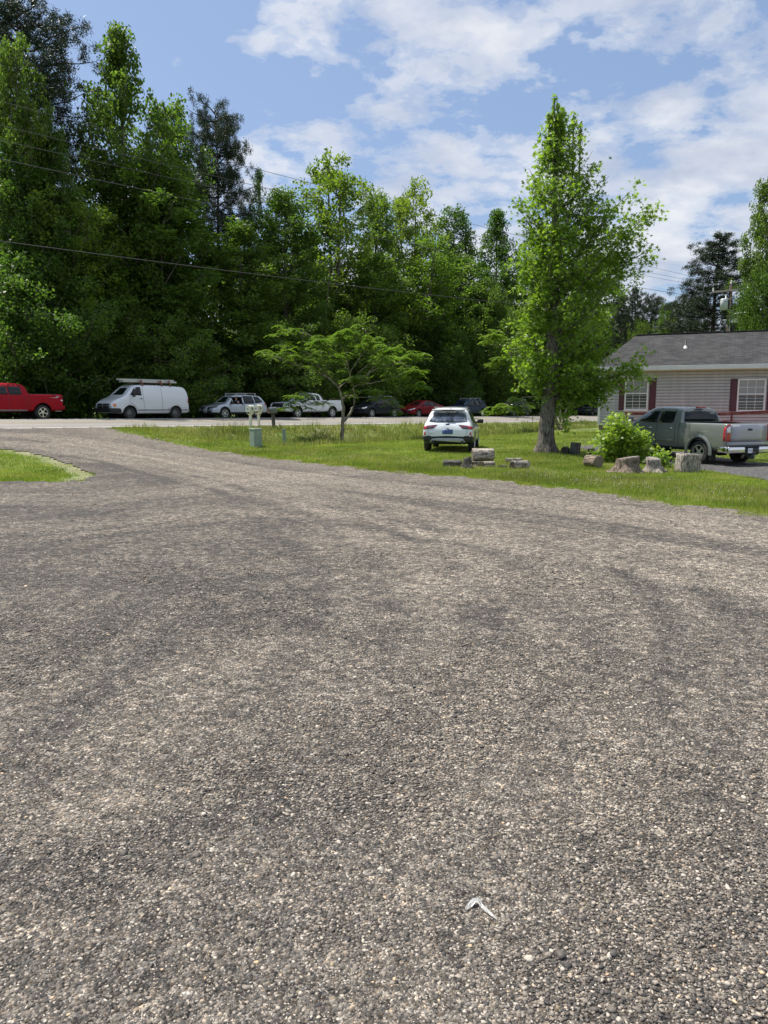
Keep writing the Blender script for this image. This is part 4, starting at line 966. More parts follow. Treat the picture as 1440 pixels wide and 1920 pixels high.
# ---- silver crossover with a person inside
x, y = along(437)
sv = suv('silver crossover with roof rails and a person at its open driver window', x, y, HEAD, P_S, 4.55, 1.60, .89, group=GRP, openwin=True, light=M_LAMPD)
sv.panel('bumper_guard', 'F', [(-.20, .40), (.20, .40), (.14, .86), (-.14, .86)], P_S, off=.03)
def figure(name, verts, edges, radii, mat, parent, sub=2):
    me = bpy.data.meshes.new(name); me.from_pydata(verts, edges, []); o = bpy.data.objects.new(name, me); COL.objects.link(o)
    sk_ = o.modifiers.new('skin', 'SKIN'); sk_.use_smooth_shade = True
    for i, r_ in enumerate(radii): me.skin_vertices[0].data[i].radius = r_ if isinstance(r_, tuple) else (r_, r_); me.skin_vertices[0].data[i].use_root = (i == 0)
    s2 = o.modifiers.new('sub', 'SUBSURF'); s2.levels = sub; s2.render_levels = sub
    dg = bpy.context.evaluated_depsgraph_get(); dg.update(); m2 = bpy.data.meshes.new_from_object(o.evaluated_get(dg)); bpy.data.objects.remove(o)
    m2.materials.clear(); m2.materials.append(mat); o = bpy.data.objects.new(name, m2); COL.objects.link(o); o.parent = parent; return o
def passenger():
    # seated at the open window; head on the palm of the left hand, elbow on the sill
    X, Y = .12, .52; zs_ = .99 * 1.6 / 1.67
    e = empty('person', sv.e.location, HEAD, 'person in a dark shirt resting a hand on the silver crossover window sill', 'person')
    v = [(X - .05, Y - .10, .70), (X - .04, Y - .10, .95), (X - .02, Y - .08, 1.10), (X, Y - .06, 1.20), (X + .02, Y - .03, 1.30), (X + .03, Y - .02, 1.38),
         (X - .01, Y + .10, 1.13), (X + .03, Y + .26, 1.02), (X + .14, Y + .36, 1.05), (X + .19, Y + .39, 1.07), (X, Y - .26, 1.10), (X + .06, Y - .34, .9)]
    ed = [(0, 1), (1, 2), (2, 3), (3, 4), (4, 5), (2, 6), (6, 7), (7, 8), (8, 9), (2, 10), (10, 11)]
    b = figure('body', v, ed, [(.15, .13), (.16, .12), (.12, .09), .05, .095, .075, .065, .046, .032, .03, .065, .045], M_SKIN, e)
    figure('shirt', [v[0], v[1], v[2], (X, Y - .07, 1.16), v[6], (X + .02, Y + .19, 1.06), v[10], v[11]], [(0, 1), (1, 2), (2, 3), (2, 4), (4, 5), (2, 6), (6, 7)], [(.165, .145), (.175, .135), (.14, .105), .06, .078, .062, .078, .058], M_CLOTH, e)
    figure('hair', [(X - .05, Y - .03, 1.33), (X - .03, Y - .03, 1.40), (X + .02, Y - .02, 1.445)], [(0, 1), (1, 2)], [.07, .085, .06], M_HAIR, e)
    hx, hy, hz_ = v[9]
    for i in range(4):
        o_ = (i - 1.5) * .019; l_ = (.062, .072, .068, .052)[i]
        figure('finger', [(hx, hy + o_ * .8, hz_), (hx + l_ * .6, hy + o_ + .01, hz_ + .004), (hx + l_, hy + o_ + .02, hz_ - .02), (hx + l_ * 1.15, hy + o_ + .02, hz_ - .045)], [(0, 1), (1, 2), (2, 3)], [.010, .009, .008, .007], M_SKIN, b, 1)
    figure('thumb', [(hx - .02, hy - .02, hz_), (hx + .01, hy - .05, hz_ + .01), (hx + .035, hy - .055, hz_)], [(0, 1), (1, 2)], [.012, .010, .008], M_SKIN, b, 1)
    for sg in (-1, 1):
        bm = bmesh.new(); bmesh.ops.create_uvsphere(bm, u_segments=8, v_segments=6, radius=.011); o = bm_obj('eye', bm, M_BLK, b); o.location = (X + .118, Y - .025 + sg * .032, 1.34)
passenger()
# ---- white pickup
x, y = along(575)
wp = pickup('white extended cab pickup behind the mimosa, parked after the silver crossover', x, y, HEAD, P_W, L=5.7, H=1.83, W=.98, cab='ext', group=GRP, xw=.98, xc=-.72, bedz=1.30, hoodz=1.20, wb=3.45, ox=0, rim='split')
bm = bmesh.new(); bbox(bm, -2.98, -2.8, -.9, .9, .56, .74, .04); bm_obj('rear_bumper', bm, M_CHR, wp.e, True); wp.handle(-.30, 1.10, P_W)
for sg in (-1, 1): wp.panel('taillight', 'B', [(sg * .80, .86), (sg * .94, .86), (sg * .93, 1.2), (sg * .80, 1.2)], M_RED, off=.01)
# ---- the others
x, y = along(703); suv('glossy black crossover with bright headlights parked right of the white pickup', x, y, HEAD, P_BK, 4.63, 1.66, .92, group=GRP, rim='split', light=M_LAMP)
def sedan(label, px, mat):
    x, y = along(px)
    S = [(-2.40, .46, .72, .80, .72, .62), (-2.37, .36, .88, .95, .82, .70), (-2.25, .30, .96, 1.03, .875, .70), (-1.95, .27, .965, 1.08, .90, .66), (-1.72, .25, .965, 1.13, .905, .64), (-1.30, .24, .955, 1.31, .91, .60), (-.95, .23, .95, 1.42, .91, .585), (-.4, .22, .94, 1.465, .91, .58), (.1, .22, .93, 1.455, .91, .58), (.42, .22, .92, 1.36, .91, .58),
         (.95, .22, .91, 1.10, .91, .66), (1.22, .22, .89, 1.0, .91, .74), (1.35, .22, .87, .965, .91, .76), (1.85, .23, .80, .90, .90, .74), (2.18, .24, .72, .80, .86, .66), (2.35, .27, .60, .68, .76, .56), (2.41, .32, .50, .56, .66, .48)]
    c = Car('parked_sedan', label, 'car', x, y, HEAD, S, mat, [(1.42, .335, .40), (-1.36, .335, .40)], [(1.42, .785, .335, 'split'), (-1.36, .785, .335, 'split')], group=GRP)
    c.both('side_window', [(.98, 1.0), (.42, 1.33), (-.16, 1.365), (-.16, .98)], M_GLASS); c.both('side_window', [(-.22, .98), (-.22, 1.365), (-.9, 1.33), (-1.02, 1.0)], M_GLASS); c.both('side_window', [(-1.08, 1.01), (-.97, 1.31), (-1.42, 1.10), (-1.40, 1.03)], M_GLASS)
    c.panel('windshield', 'F', [(-.66, 1.06), (.66, 1.06), (.52, 1.39), (-.52, 1.39)], M_GLASS); c.panel('rear_window', 'B', [(-.60, 1.14), (.60, 1.14), (.52, 1.38), (-.52, 1.38)], M_GLASS)
    for sg in (-1, 1):
        c.panel('headlight', 'F', [(sg * .42, .58), (sg * .76, .64), (sg * .82, .76), (sg * .50, .66)], M_LAMP, off=.01); c.panel('taillight', 'B', [(sg * .5, .82), (sg * .80, .82), (sg * .78, .96), (sg * .52, .94)], M_RED, off=.01)
    c.both('headlight', [(2.16, .66), (1.90, .74), (1.86, .80), (2.1, .76)], M_LAMP, off=.01)
    c.panel('grille', 'F', [(-.36, .52), (.36, .52), (.40, .62), (-.40, .62)], M_BLK, off=.014); c.panel('front_bumper', 'F', [(-.58, .30), (.58, .30), (.50, .44), (-.50, .44)], M_BLK, off=.012)
    c.seams([[(1.0, .95), (1.04, .6), (.98, .32)], [(-.19, .97), (-.21, .32)], [(-1.05, 1.0), (-1.02, .7), (-.92, .40)]], .016); c.mirror(.86, 1.0, .86, mat, .08, .06); c.handle(-.06, .86, mat); c.handle(-.92, .87, mat)
sedan('deep red sedan parked left of the white crossover on the lawn', 789, P_DR)
x, y = along(874); suv('dark blue boxy crossover parked right of the red sedan', x, y, HEAD, P_BL, 4.70, 1.68, .93, group=GRP, rim='chrome', rs_=-.12, nose=.04)
x, y = along(963); suv('dark grey crossover farthest along the road, left of the lone sweetgum trunk', x, y, HEAD, P_GY, 4.5, 1.68, .90, group=GRP, rim='steel', light=M_LAMPD)
x, y = along(1108); suv('black car glimpsed through the low leaves right of the sweetgum trunk', x, y, HEAD, P_BK, 4.5, 1.62, .90, group=GRP, rim='steel', rails=False, light=M_LAMPD)

# ---- white crossover on the lawn, seen from behind
def lawn_suv():
    q1 = gp(840, 846); x0, y0, z0 = q1; rz = R(80); L = 4.58; k = L / 4.64; f = Vector((math.cos(rz), math.sin(rz)))
    cx_, cy_ = x0 + .06 + f.x * 1.35, y0 + f.y * 1.35
    c = Car('parked_suv', 'white crossover parked on the lawn with its back to us, blue licence plate', 'car', cx_, cy_, rz, suv_st(L, 1.66, .94, 0, .14), P_W, [(1.36, .36, .43), (-1.36, .36, .43)], [(1.36, .815, .36, 'split'), (-1.36, .815, .36, 'split')], darkz=lambda xx: .60 if xx < -1.85 else .42, z=z0)
    G = M_GLASS
    c.both('side_window', [(.88, 1.03), (.40, 1.48), (-.22, 1.52), (-.22, 1.01)], G); c.both('side_window', [(-.27, 1.01), (-.27, 1.52), (-1.10, 1.50), (-1.18, 1.03)], G); c.both('side_window', [(-1.25, 1.05), (-1.18, 1.50), (-1.50, 1.46), (-1.72, 1.16)], G)
    c.panel('windshield', 'F', [(-.70, 1.12), (.70, 1.12), (.56, 1.54), (-.56, 1.54)], G)
    c.panel('rear_window', 'B', [(-.70, 1.115), (-.40, 1.085), (.40, 1.085), (.70, 1.115), (.60, 1.44), (.50, 1.475), (-.50, 1.475), (-.60, 1.44)], M_GLASSR, off=.010, cuts=5)
    bm = bmesh.new(); bbox(bm, -1.99, -1.74, -.60, .60, 1.525, 1.56, .014); bm_obj('spoiler', bm, P_W, c.e, True)
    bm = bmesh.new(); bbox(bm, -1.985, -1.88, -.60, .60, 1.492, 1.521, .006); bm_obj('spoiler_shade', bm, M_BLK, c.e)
    bm = bmesh.new(); bbox(bm, -2.0, -1.955, -.24, .24, 1.51, 1.531, .006); bm_obj('brake_light', bm, M_REDD, c.e)
    bm = bmesh.new(); bbox(bm, -2.155, -2.12, -.26, .02, 1.09, 1.125, .012); bm_obj('rear_wiper', bm, M_BLK, c.e)
    bm = bmesh.new(); bbox(bm, -.06, .06, -.015, .015, 0, .06, .012); o = bm_obj('roof_aerial', bm, M_BLK, c.e); o.location = (-1.60, -.02, 1.63)
    for sg in (-1, 1):
        tl = c.panel('taillight', 'B', [(sg * .38, 1.005), (sg * .60, .985), (sg * .80, .965), (sg * .88, .93), (sg * .885, .83), (sg * .78, .845), (sg * .54, .865), (sg * .47, .93)], M_REDD, off=.012, cuts=4)
        c.panel('lamp_bar', 'B', [(sg * .52, .945), (sg * .72, .925), (sg * .72, .895), (sg * .56, .905)], M_LAMPD, off=.018, th=.01, parent=tl)
        c.panel('outer_lens', 'B', [(sg * .74, .965), (sg * .875, .935), (sg * .88, .84), (sg * .76, .85)], M_RED, off=.017, th=.01, parent=tl)
        c.panel('reflector', 'B', [(sg * .79, .62), (sg * .865, .62), (sg * .85, .76), (sg * .80, .74)], M_RED, off=.012)
    c.both('taillight', [(-2.05, .94), (-2.24, .93), (-2.24, .84), (-2.10, .86)], M_RED, off=.008)
    pl = c.panel('license_plate', 'B', [(-.19, .67), (.19, .67), (.19, .835), (-.19, .835)], M_PLD, off=.016, th=.012)
    xb = min((pl.matrix_local @ v.co).x for v in pl.data.vertices)
    bm = bmesh.new(); bbox(bm, xb - .008, xb + .004, -.165, .165, .69, .815, .003); bm_obj('plate_face', bm, M_PLB, pl)
    bm = bmesh.new(); bbox(bm, xb - .011, xb, -.15, .15, .715, .79, .003); bm_obj('plate_band', bm, M_PLT, pl)
    back = Matrix(((0, 0, -1, 0), (-1, 0, 0, 0), (0, 1, 0, 0), (0, 0, 0, 1)))
    def onback(xx, yy, zz_): m_ = back.copy(); m_.translation = (xx, yy, zz_); return m_
    text_mesh('plate_number', 'BNM 314', .058, M_PLD, pl, onback(xb - .013, 0, .752), .002, 1.0)
    text_mesh('model_lettering', 'ESCAPE', .052, M_SILT, c.e, onback(-2.300, 0, .925), .014, 2.6)
    text_mesh('trim_lettering', 'ACTIVE', .045, M_SILT, c.e, onback(-2.316, .58, .70), .014, 1.2)
    bm = bmesh.new(); lathe(bm, [(-2.29, .001), (-2.285, .075), (-2.26, .08)], 20, 'x'); bmesh.ops.scale(bm, vec=(1, 1, .42), verts=bm.verts); bmesh.ops.translate(bm, vec=(.02, 0, 1.018), verts=bm.verts); bm_obj('badge', bm, M_PLD, c.e)
    c.panel('camera_recess', 'B', [(-.05, .845), (.05, .845), (.03, .875), (-.03, .875)], M_BLK, off=.01)
    # lower diffuser
    c.panel('diffuser', 'B', [(-.66, .36), (-.60, .36), (-.52, .45), (.52, .45), (.60, .36), (.66, .36), (.56, .50), (.40, .52), (-.40, .52), (-.56, .50)], M_SILT, off=.016, cuts=3)
    for sg in (-1, 1):
        bm = bmesh.new(); lathe(bm, [(-2.36, .050), (-2.36, .038), (-2.2, .038), (-2.2, .050)], 16, 'x', closed=True, c=(0, sg * .54, .385)); bm_obj('exhaust_pipe', bm, M_STEEL, c.e)
    c.panel('tailgate_seam', 'B', [(-.70, .60), (-.692, .60), (-.70, .86), (-.708, .86)], M_BLK, off=.003, th=.003, cuts=4); c.panel('tailgate_seam', 'B', [(.70, .60), (.692, .60), (.70, .86), (.708, .86)], M_BLK, off=.003, th=.003, cuts=4)
    for sg in (-1, 1): c.panel('headlight', 'F', [(sg * .48, .72), (sg * .80, .74), (sg * .78, .86), (sg * .52, .80)], M_LAMP, off=.01)
    c.panel('grille', 'F', [(-.44, .52), (.44, .52), (.50, .80), (-.50, .80)], M_BLK, off=.014)
    c.seams([[(.92, .98), (.98, .72), (.93, .42)], [(-.245, 1.0), (-.26, .42)], [(-1.22, 1.02), (-1.10, .72), (-.96, .46)]], .014)
    c.mirror(.74, 1.08, .86, M_BLK, .12, .075); c.handle(-.10, .90, P_W); c.handle(-1.0, .91, P_W)
    for sg in (-1, 1):
        bm = bmesh.new(); bbox(bm, -1.4, .25, -.014, .014, .02, .045, .01); o = bm_obj('roof_rail', bm, M_SILT, c.e); o.location = (0, sg * .58, 1.60)
lawn_suv()

# ---- sage grey crew cab pickup by the house
def big_pickup():
    px_, py_ = 1360, 860
    hd = R(90 + 22.5); f = Vector((math.cos(hd), math.sin(hd))); lft = Vector((-f.y, f.x)); L = 5.95
    # rear-left corner stands at ratio(1361), Y 24.9
    Yc = 24.6; Xc = ratio(1362, 800) * Yc; cx_ = Xc + f.x * L / 2 - lft.x * 1.0; cy_ = Yc + f.y * L / 2 - lft.y * 1.0
    zz_ = float(zg(Xc + f.x * 1.2, Yc + f.y * 1.2)) - .01
    c = pickup('sage grey crew cab pickup with chrome bumper parked beside the house', cx_, cy_, hd, P_GR, L=L, H=1.94, W=1.0, xw=1.62, xc=-.88, bedz=1.38, hoodz=1.24, rim='alloy', name='pickup_truck', z=zz_, wb=3.62, ox=-.02, wr=.395)
    c.panel('tailgate_face', 'B', [(-.78, .78), (.78, .78), (.78, 1.345), (-.78, 1.345)], P_GR_LIT, off=.010, th=.012, cuts=3)
    c.panel('tailgate_step', 'B', [(-.93, .66), (.93, .66), (.93, .765), (-.93, .765)], P_GR_LIT, off=.022, th=.02, cuts=3)
    bm = bmesh.new(); bbox(bm, -L / 2 - .035, -L / 2 + .01, -.10, .06, 1.14, 1.205, .01); bm_obj('tailgate_handle', bm, M_BLK, c.e)
    for sg in (-1, 1):
        tl = c.panel('taillight', 'B', [(sg * .795, .80), (sg * .985, .80), (sg * .99, 1.0), (sg * .985, 1.22), (sg * .93, 1.32), (sg * .80, 1.345)], M_RED, off=.012, cuts=3)
        c.panel('clear_lens', 'B', [(sg * .81, 1.07), (sg * .95, 1.07), (sg * .95, 1.20), (sg * .91, 1.26), (sg * .82, 1.28)], M_LAMP, off=.018, th=.01, parent=tl)
    c.both('taillight', [(-2.96, .82), (-2.86, .82), (-2.87, 1.24), (-2.94, 1.28)], M_RED, off=.008)
    bm = bmesh.new(); xb = -L / 2
    for sg in (-1, 1):
        bbox(bm, xb - .17, xb + .06, min(sg * .30, sg * 1.0), max(sg * .30, sg * 1.0), .42, .63, .045)
        bbox(bm, xb - .06, xb + .34, min(sg * .93, sg * 1.01), max(sg * .93, sg * 1.01), .44, .63, .03)
    bm_obj('rear_bumper', bm, M_CHR, c.e, True)
    bm = bmesh.new(); bbox(bm, xb - .14, xb + .04, -.34, .34, .36, .615, .05); bbox(bm, xb - .15, xb + .05, -.98, .98, .615, .655, .015); bm_obj('bumper_pad', bm, M_BLK, c.e, True)
    bm = bmesh.new(); bbox(bm, xb - .185, xb - .16, .01, .20, .425, .58, .004); pl = bm_obj('license_plate', bm, M_PLT, c.e)
    back = Matrix(((0, 0, -1, 0), (-1, 0, 0, 0), (0, 1, 0, 0), (0, 0, 0, 1)))
    def onback(xx, yy, zz_): m_ = back.copy(); m_.translation = (xx, yy, zz_); return m_
    text_mesh('plate_number', 'LT 52', .060, M_PLD, pl, onback(xb - .188, .105, .505), .002)
    text_mesh('model_lettering', 'TUNDRA', .085, M_CHR, c.e, onback(xb - .022, .56, .86), .006, 1.15)
    text_mesh('engine_lettering', 'V8', .055, M_CHR, c.e, onback(xb - .022, -.66, .82), .006)
    bm = bmesh.new(); bbox(bm, xb - .26, xb + .1, -.05, .05, .30, .37, .01); lathe(bm, [(0, .012), (.05, .014), (.06, .026), (.085, .028), (.105, .012)], 12, 'z', c=(xb - .24, 0, .36)); bm_obj('tow_hitch', bm, M_STEEL, c.e)
    xc, H = -.88, 1.94
    bm = bmesh.new(); bbox(bm, xc - .035, xc + .10, -.17, .17, H - .085, H - .035, .012); bm_obj('brake_light', bm, M_RED, c.e)
    # flared arches
    ra = -3.62 / 2 - .02; fa = 3.62 / 2 + .03
    for ax in (ra, fa):
        for sg in (-1, 1):
            bm = bmesh.new(); prev = None
            for i in range(21):
                a = R(-8) + (math.pi + R(16)) * i / 20; cr = []
                for (rr_, yy) in ((.485, .975), (.485, 1.035), (.53, 1.038), (.60, 1.005)):
                    cr.append(bm.verts.new((ax + rr_ * math.cos(a), sg * yy, .405 + rr_ * math.sin(a))))
                if prev:
                    for j in range(3): bm.faces.new((prev[j], prev[j + 1], cr[j + 1], cr[j]))
                prev = cr
            bmesh.ops.recalc_face_normals(bm, faces=bm.faces); bm_obj('wheel_flare', bm, P_GR, c.e, True)
    c.handle(-.50, 1.17, M_CHR); c.handle(.52, 1.17, M_CHR)
    c.both('door_moulding', [(1.35, .72), (-.68, .72), (-.68, .79), (1.35, .79)], P_GR, off=.022, th=.02, cuts=5)
    c.both('rocker_trim', [(1.2, .44), (-1.15, .44), (-1.15, .54), (1.2, .54)], M_BLK, off=.012, th=.02, cuts=4)
    for sg in (-1, 1): bm = bmesh.new(); bbox(bm, ra - .52, ra - .50, sg * .86 - .13, sg * .86 + .13, .16, .50); bm_obj('mud_flap', bm, M_BLK, c.e)
    bm = bmesh.new(); bbox(bm, ra - .09, ra + .09, -.80, .80, .32, .46, .04); lathe(bm, [(-.16, .12), (.16, .12)], 16, 'y', c=(ra, -.05, .39)); bbox(bm, -2.6, 2.0, -.5, -.42, .42, .52); bbox(bm, -2.6, 2.0, .42, .5, .42, .52); bm_obj('rear_axle', bm, M_BLK, c.e)
P_GR_LIT = paint('sage_grey_lit', (.36, .37, .39), .3)  # body's sage grey lightened to stand for light falling on the tailgate
big_pickup()
# ---------------------------------------------------------------- house
HA = R(24.0); HO = np.array([ratio(1122, 800) * 37.1, 37.1]); HW = np.array([math.cos(HA), -math.sin(HA)]); HB = np.array([math.sin(HA), math.cos(HA)])
def wallpt(px, py, off=0.0):
    O = HO + HB * off; r = ratio(px, py); l = (r * O[1] - O[0]) / (HW[0] - r * HW[1]); return l, topz(px, py, O[1] + l * HW[1])
HZ = .12
def siding_mat():
    m, k, out = new_mat('vinyl_siding'); b = k.n('ShaderNodeBsdfPrincipled'); b.inputs['Roughness'].default_value = .5
    t = k.n('ShaderNodeTexCoord').outputs['Object']; n = k.noise(t, 1.3, 5, .6)
    mp = k.n('ShaderNodeMapping'); mp.inputs['Scale'].default_value = (5, 5, .35); k.l(t, mp.inputs[0]); n2 = k.noise(mp.outputs[0], 1, 4, .6)
    c = k.ramp(n, [(.3, (.44, .415, .385)), (.7, (.52, .49, .455))]); c = k.mix(1, c, k.ramp(n2, [(.3, .86), (.7, 1.08)]), 'MULTIPLY')
    k.l(c, b.inputs['Base Color']); k.l(b.outputs[0], out.inputs[0]); return m
def shingle_mat():
    m, k, out = new_mat('roof_shingles'); b = k.n('ShaderNodeBsdfPrincipled'); b.inputs['Roughness'].default_value = .93
    t = k.n('ShaderNodeTexCoord').outputs['Object']; s_ = k.n('ShaderNodeSeparateXYZ'); k.l(t, s_.inputs[0])
    cb = k.n('ShaderNodeCombineXYZ'); k.l(s_.outputs[0], cb.inputs[0]); k.l(k.math('MULTIPLY', s_.outputs[2], 2.3), cb.inputs[1])
    br = k.n('ShaderNodeTexBrick'); br.offset = .37; br.inputs['Scale'].default_value = 1.0; br.inputs['Brick Width'].default_value = .31; br.inputs['Row Height'].default_value = .14
    br.inputs['Mortar Size'].default_value = .012; br.inputs['Color1'].default_value = (.018, .018, .019, 1); br.inputs['Color2'].default_value = (.048, .047, .047, 1); br.inputs['Mortar'].default_value = (.018, .018, .018, 1)
    k.l(cb.outputs[0], br.inputs['Vector']); n = k.noise(t, 1.2, 6, .65); n2 = k.noise(t, 45, 3, .7)
    c = k.mix(1, k.mix(1, br.outputs[0], k.ramp(n, [(.3, .72), (.7, 1.35)]), 'MULTIPLY'), k.ramp(n2, [(.3, .75), (.7, 1.3)]), 'MULTIPLY')
    k.l(c, b.inputs['Base Color']); bp = k.n('ShaderNodeBump'); bp.inputs['Distance'].default_value = .02; k.l(br.outputs['Fac'], bp.inputs['Height']); bp.invert = True; k.l(bp.outputs[0], b.inputs['Normal'])
    k.l(b.outputs[0], out.inputs[0]); return m
def brick_mat():
    m, k, out = new_mat('skirting_brick'); b = k.n('ShaderNodeBsdfPrincipled'); b.inputs['Roughness'].default_value = .9
    t = k.n('ShaderNodeTexCoord').outputs['Object']; s_ = k.n('ShaderNodeSeparateXYZ'); k.l(t, s_.inputs[0]); cb = k.n('ShaderNodeCombineXYZ'); k.l(s_.outputs[0], cb.inputs[0]); k.l(s_.outputs[2], cb.inputs[1])
    br = k.n('ShaderNodeTexBrick'); br.inputs['Scale'].default_value = 1.0; br.inputs['Brick Width'].default_value = .22; br.inputs['Row Height'].default_value = .075; br.inputs['Mortar Size'].default_value = .008
    br.inputs['Color1'].default_value = (.10, .055, .045, 1); br.inputs['Color2'].default_value = (.20, .12, .10, 1); br.inputs['Mortar'].default_value = (.32, .30, .27, 1)
    k.l(cb.outputs[0], br.inputs['Vector']); k.l(br.outputs[0], b.inputs['Base Color']); k.l(b.outputs[0], out.inputs[0]); return m
M_SID = siding_mat(); M_SHI = shingle_mat(); M_BRK = brick_mat()
M_TRIM = simple('white_trim', (.70, .70, .68), .45, var=.06, vscale=2); M_SHUT = simple('maroon_shutter', (.085, .026, .036), .5, var=.12, vscale=3)
M_MAR = simple('maroon_wood', (.16, .022, .026), .65, var=.25, vscale=4, dirt=(.30, .14, .12), dscale=5)
M_PINK = simple('worn_deck_wood', (.42, .17, .15), .8, var=.2, vscale=6)
def blind_mat(nm, c):
    m, k, out = new_mat(nm); b = k.n('ShaderNodeBsdfPrincipled'); b.inputs['Roughness'].default_value = .08; b.inputs['Coat Weight'].default_value = .6; b.inputs['Coat Roughness'].default_value = .03
    t = k.n('ShaderNodeTexCoord').outputs['Object']; wv = k.n('ShaderNodeTexWave'); wv.bands_direction = 'Z'; wv.inputs['Scale'].default_value = 6.5; k.l(t, wv.inputs[0])
    k.l(k.mix(1, c, k.ramp(wv.outputs[0], [(.2, .55), (.6, 1.1)]), 'MULTIPLY'), b.inputs['Base Color']); k.l(b.outputs[0], out.inputs[0]); return m
M_BL1 = blind_mat('blinds_upper', (.33, .34, .32)); M_BL2 = blind_mat('blinds_lower', (.085, .10, .095))
def house():
    e = empty('house', (HO[0], HO[1], HZ), -HA, 'one-storey house with taupe vinyl siding, maroon shutters and grey shingle roof', 'house')
    LEN, DEP = 17.0, 8.4; zs0 = wallpt(1124, 797)[1] - HZ; zev = wallpt(1180, 690.5, -.42)[1] - HZ; ztop = zev + .04
    zr = topz(1300, 621, HO[1] + 6.6 * HW[1] + DEP / 2 * HB[1]) - HZ
    print('house', zs0, zev, zr)
    # siding: real overlapping boards
    bm = bmesh.new(); row = .137; n = int((ztop - zs0) / row) + 1
    def boards(ax):
        for i in range(n):
            z0 = zs0 + i * row; z1 = min(z0 + row - .020, ztop)
            def P(l, o, z): return (l, -o, z) if ax == 'f' else ((-o, l, z) if ax == 'l' else ((LEN + o, l, z) if ax == 'r' else (l, DEP + o, z)))
            Lx = LEN if ax in 'fb' else DEP
            a = [bm.verts.new(P(l, o, z)) for l, o, z in ((0, .0, z0), (Lx, .0, z0), (Lx, .036, z0), (0, .036, z0), (Lx, .002, z1), (0, .002, z1))]
            bm.faces.new((a[0], a[1], a[2], a[3])); bm.faces.new((a[3], a[2], a[4], a[5]))
    for ax in 'flrb': boards(ax)
    bmesh.ops.recalc_face_normals(bm, faces=bm.faces); bm_obj('wall', bm, M_SID, e)
    bm = bmesh.new(); bbox(bm, .03, LEN - .03, .03, DEP - .03, zs0 - .02, ztop); bm_obj('wall_core', bm, M_SID, e)
    bm = bmesh.new()
    for l in (0, LEN): bbox(bm, l - .05, l + .05, -.028, .05, zs0 - .01, ztop, .004)
    bm_obj('corner_trim', bm, M_TRIM, e)
    bm = bmesh.new(); bbox(bm, .02, LEN - .02, .015, DEP - .02, -.6, zs0 - .025); bm_obj('skirting', bm, M_BRK, e)
    # roof with the clipped left end
    bm = bmesh.new(); ov = .42; hip = 1.35; x0, x1 = -.25, LEN + .3
    def slab(p, th_=.09):
        a = [bm.verts.new(q) for q in p]; b_ = [bm.verts.new((q[0], q[1], q[2] - th_)) for q in p]; k_ = len(p)
        bm.faces.new(a); bm.faces.new(b_[::-1])
        for i in range(k_): bm.faces.new((a[i], b_[i], b_[(i + 1) % k_], a[(i + 1) % k_]))
    ze = zev + .10
    slab([(x0, -ov, ze), (x1, -ov, ze), (x1, DEP / 2, zr), (x0 + hip, DEP / 2, zr)]); slab([(x1, DEP + ov, ze), (x0, DEP + ov, ze), (x0 + hip, DEP / 2, zr), (x1, DEP / 2, zr)]); slab([(x0, DEP + ov, ze), (x0, -ov, ze), (x0 + hip, DEP / 2, zr)])
    bmesh.ops.recalc_face_normals(bm, faces=bm.faces); rf = bm_obj('roof', bm, M_SHI, e)
    bm = bmesh.new(); bbox(bm, x0 + hip, x1, DEP / 2 - .12, DEP / 2 + .12, zr - .01, zr + .035, .012); bm_obj('ridge_cap', bm, M_SHI, rf)
    l, _ = wallpt(1285, 656, 2.0); yy = 2.0; zz_ = ze + (zr - ze) * (yy + ov) / (DEP / 2 + ov)
    bm = bmesh.new(); lathe(bm, [(-.05, .10), (.04, .08), (.10, .04), (.11, .001)], 14, 'z', c=(l, yy, zz_)); o = bm_obj('vent_collar', bm, M_TRIM, rf, True)
    bm = bmesh.new(); lathe(bm, [(.1, .04), (.32, .04), (.33, .001)], 12, 'z', c=(l, yy, zz_)); bm_obj('vent_pipe', bm, M_BLK, rf, True)
    bm = bmesh.new(); bbox(bm, x0 - .01, x1, -ov - .035, -ov - .003, ze - .20, ze - .012, .006); bm_obj('fascia', bm, M_TRIM, e)
    bm = bmesh.new(); bbox(bm, x0, x1, -ov + .0, .0, ze - .215, ze - .20); bm_obj('soffit', bm, M_TRIM, e)
    for (wx0, wx1, wy0, wy1, sl, sr) in [(1172.5, 1217, 711, 769, (1161, 1173), (1217.5, 1230)), (1384, 1437.5, 710.5, 771.5, (1368.5, 1384), (1438, 1454))]:
        l0, zt_ = wallpt(wx0, wy0); l1, _ = wallpt(wx1, wy0); _, zb_ = wallpt((wx0 + wx1) / 2, (wy1)); zt_ -= HZ; zb_ -= HZ; zm = zb_ + (zt_ - zb_) * .535
        wn = empty('window', (0, 0, 0)); wn.parent = e
        bm = bmesh.new(); t = .07
        bbox(bm, l0, l0 + t, -.07, .0, zb_, zt_, .006); bbox(bm, l1 - t, l1, -.07, .0, zb_, zt_, .006); bbox(bm, l0 + t, l1 - t, -.068, .0, zt_ - t, zt_, .006); bbox(bm, l0 + t, l1 - t, -.068, 0, zb_, zb_ + t, .006); bbox(bm, l0 + t, l1 - t, -.062, 0, zm - .03, zm + .03, .006)
        bbox(bm, l0 - .03, l1 + .03, -.095, 0, zb_ - .05, zb_ - .002, .006); bm_obj('frame', bm, M_TRIM, wn)
        bm = bmesh.new(); bbox(bm, l0 + t, l1 - t, -.035, -.02, zm + .03, zt_ - t); bm_obj('upper_pane', bm, M_BL1, wn)
        bm = bmesh.new(); bbox(bm, l0 + t, l1 - t, -.030, -.018, zb_ + t, zm - .03); bm_obj('lower_pane', bm, M_BL2, wn)
        bm = bmesh.new(); w_ = (l1 - l0 - 2 * t)
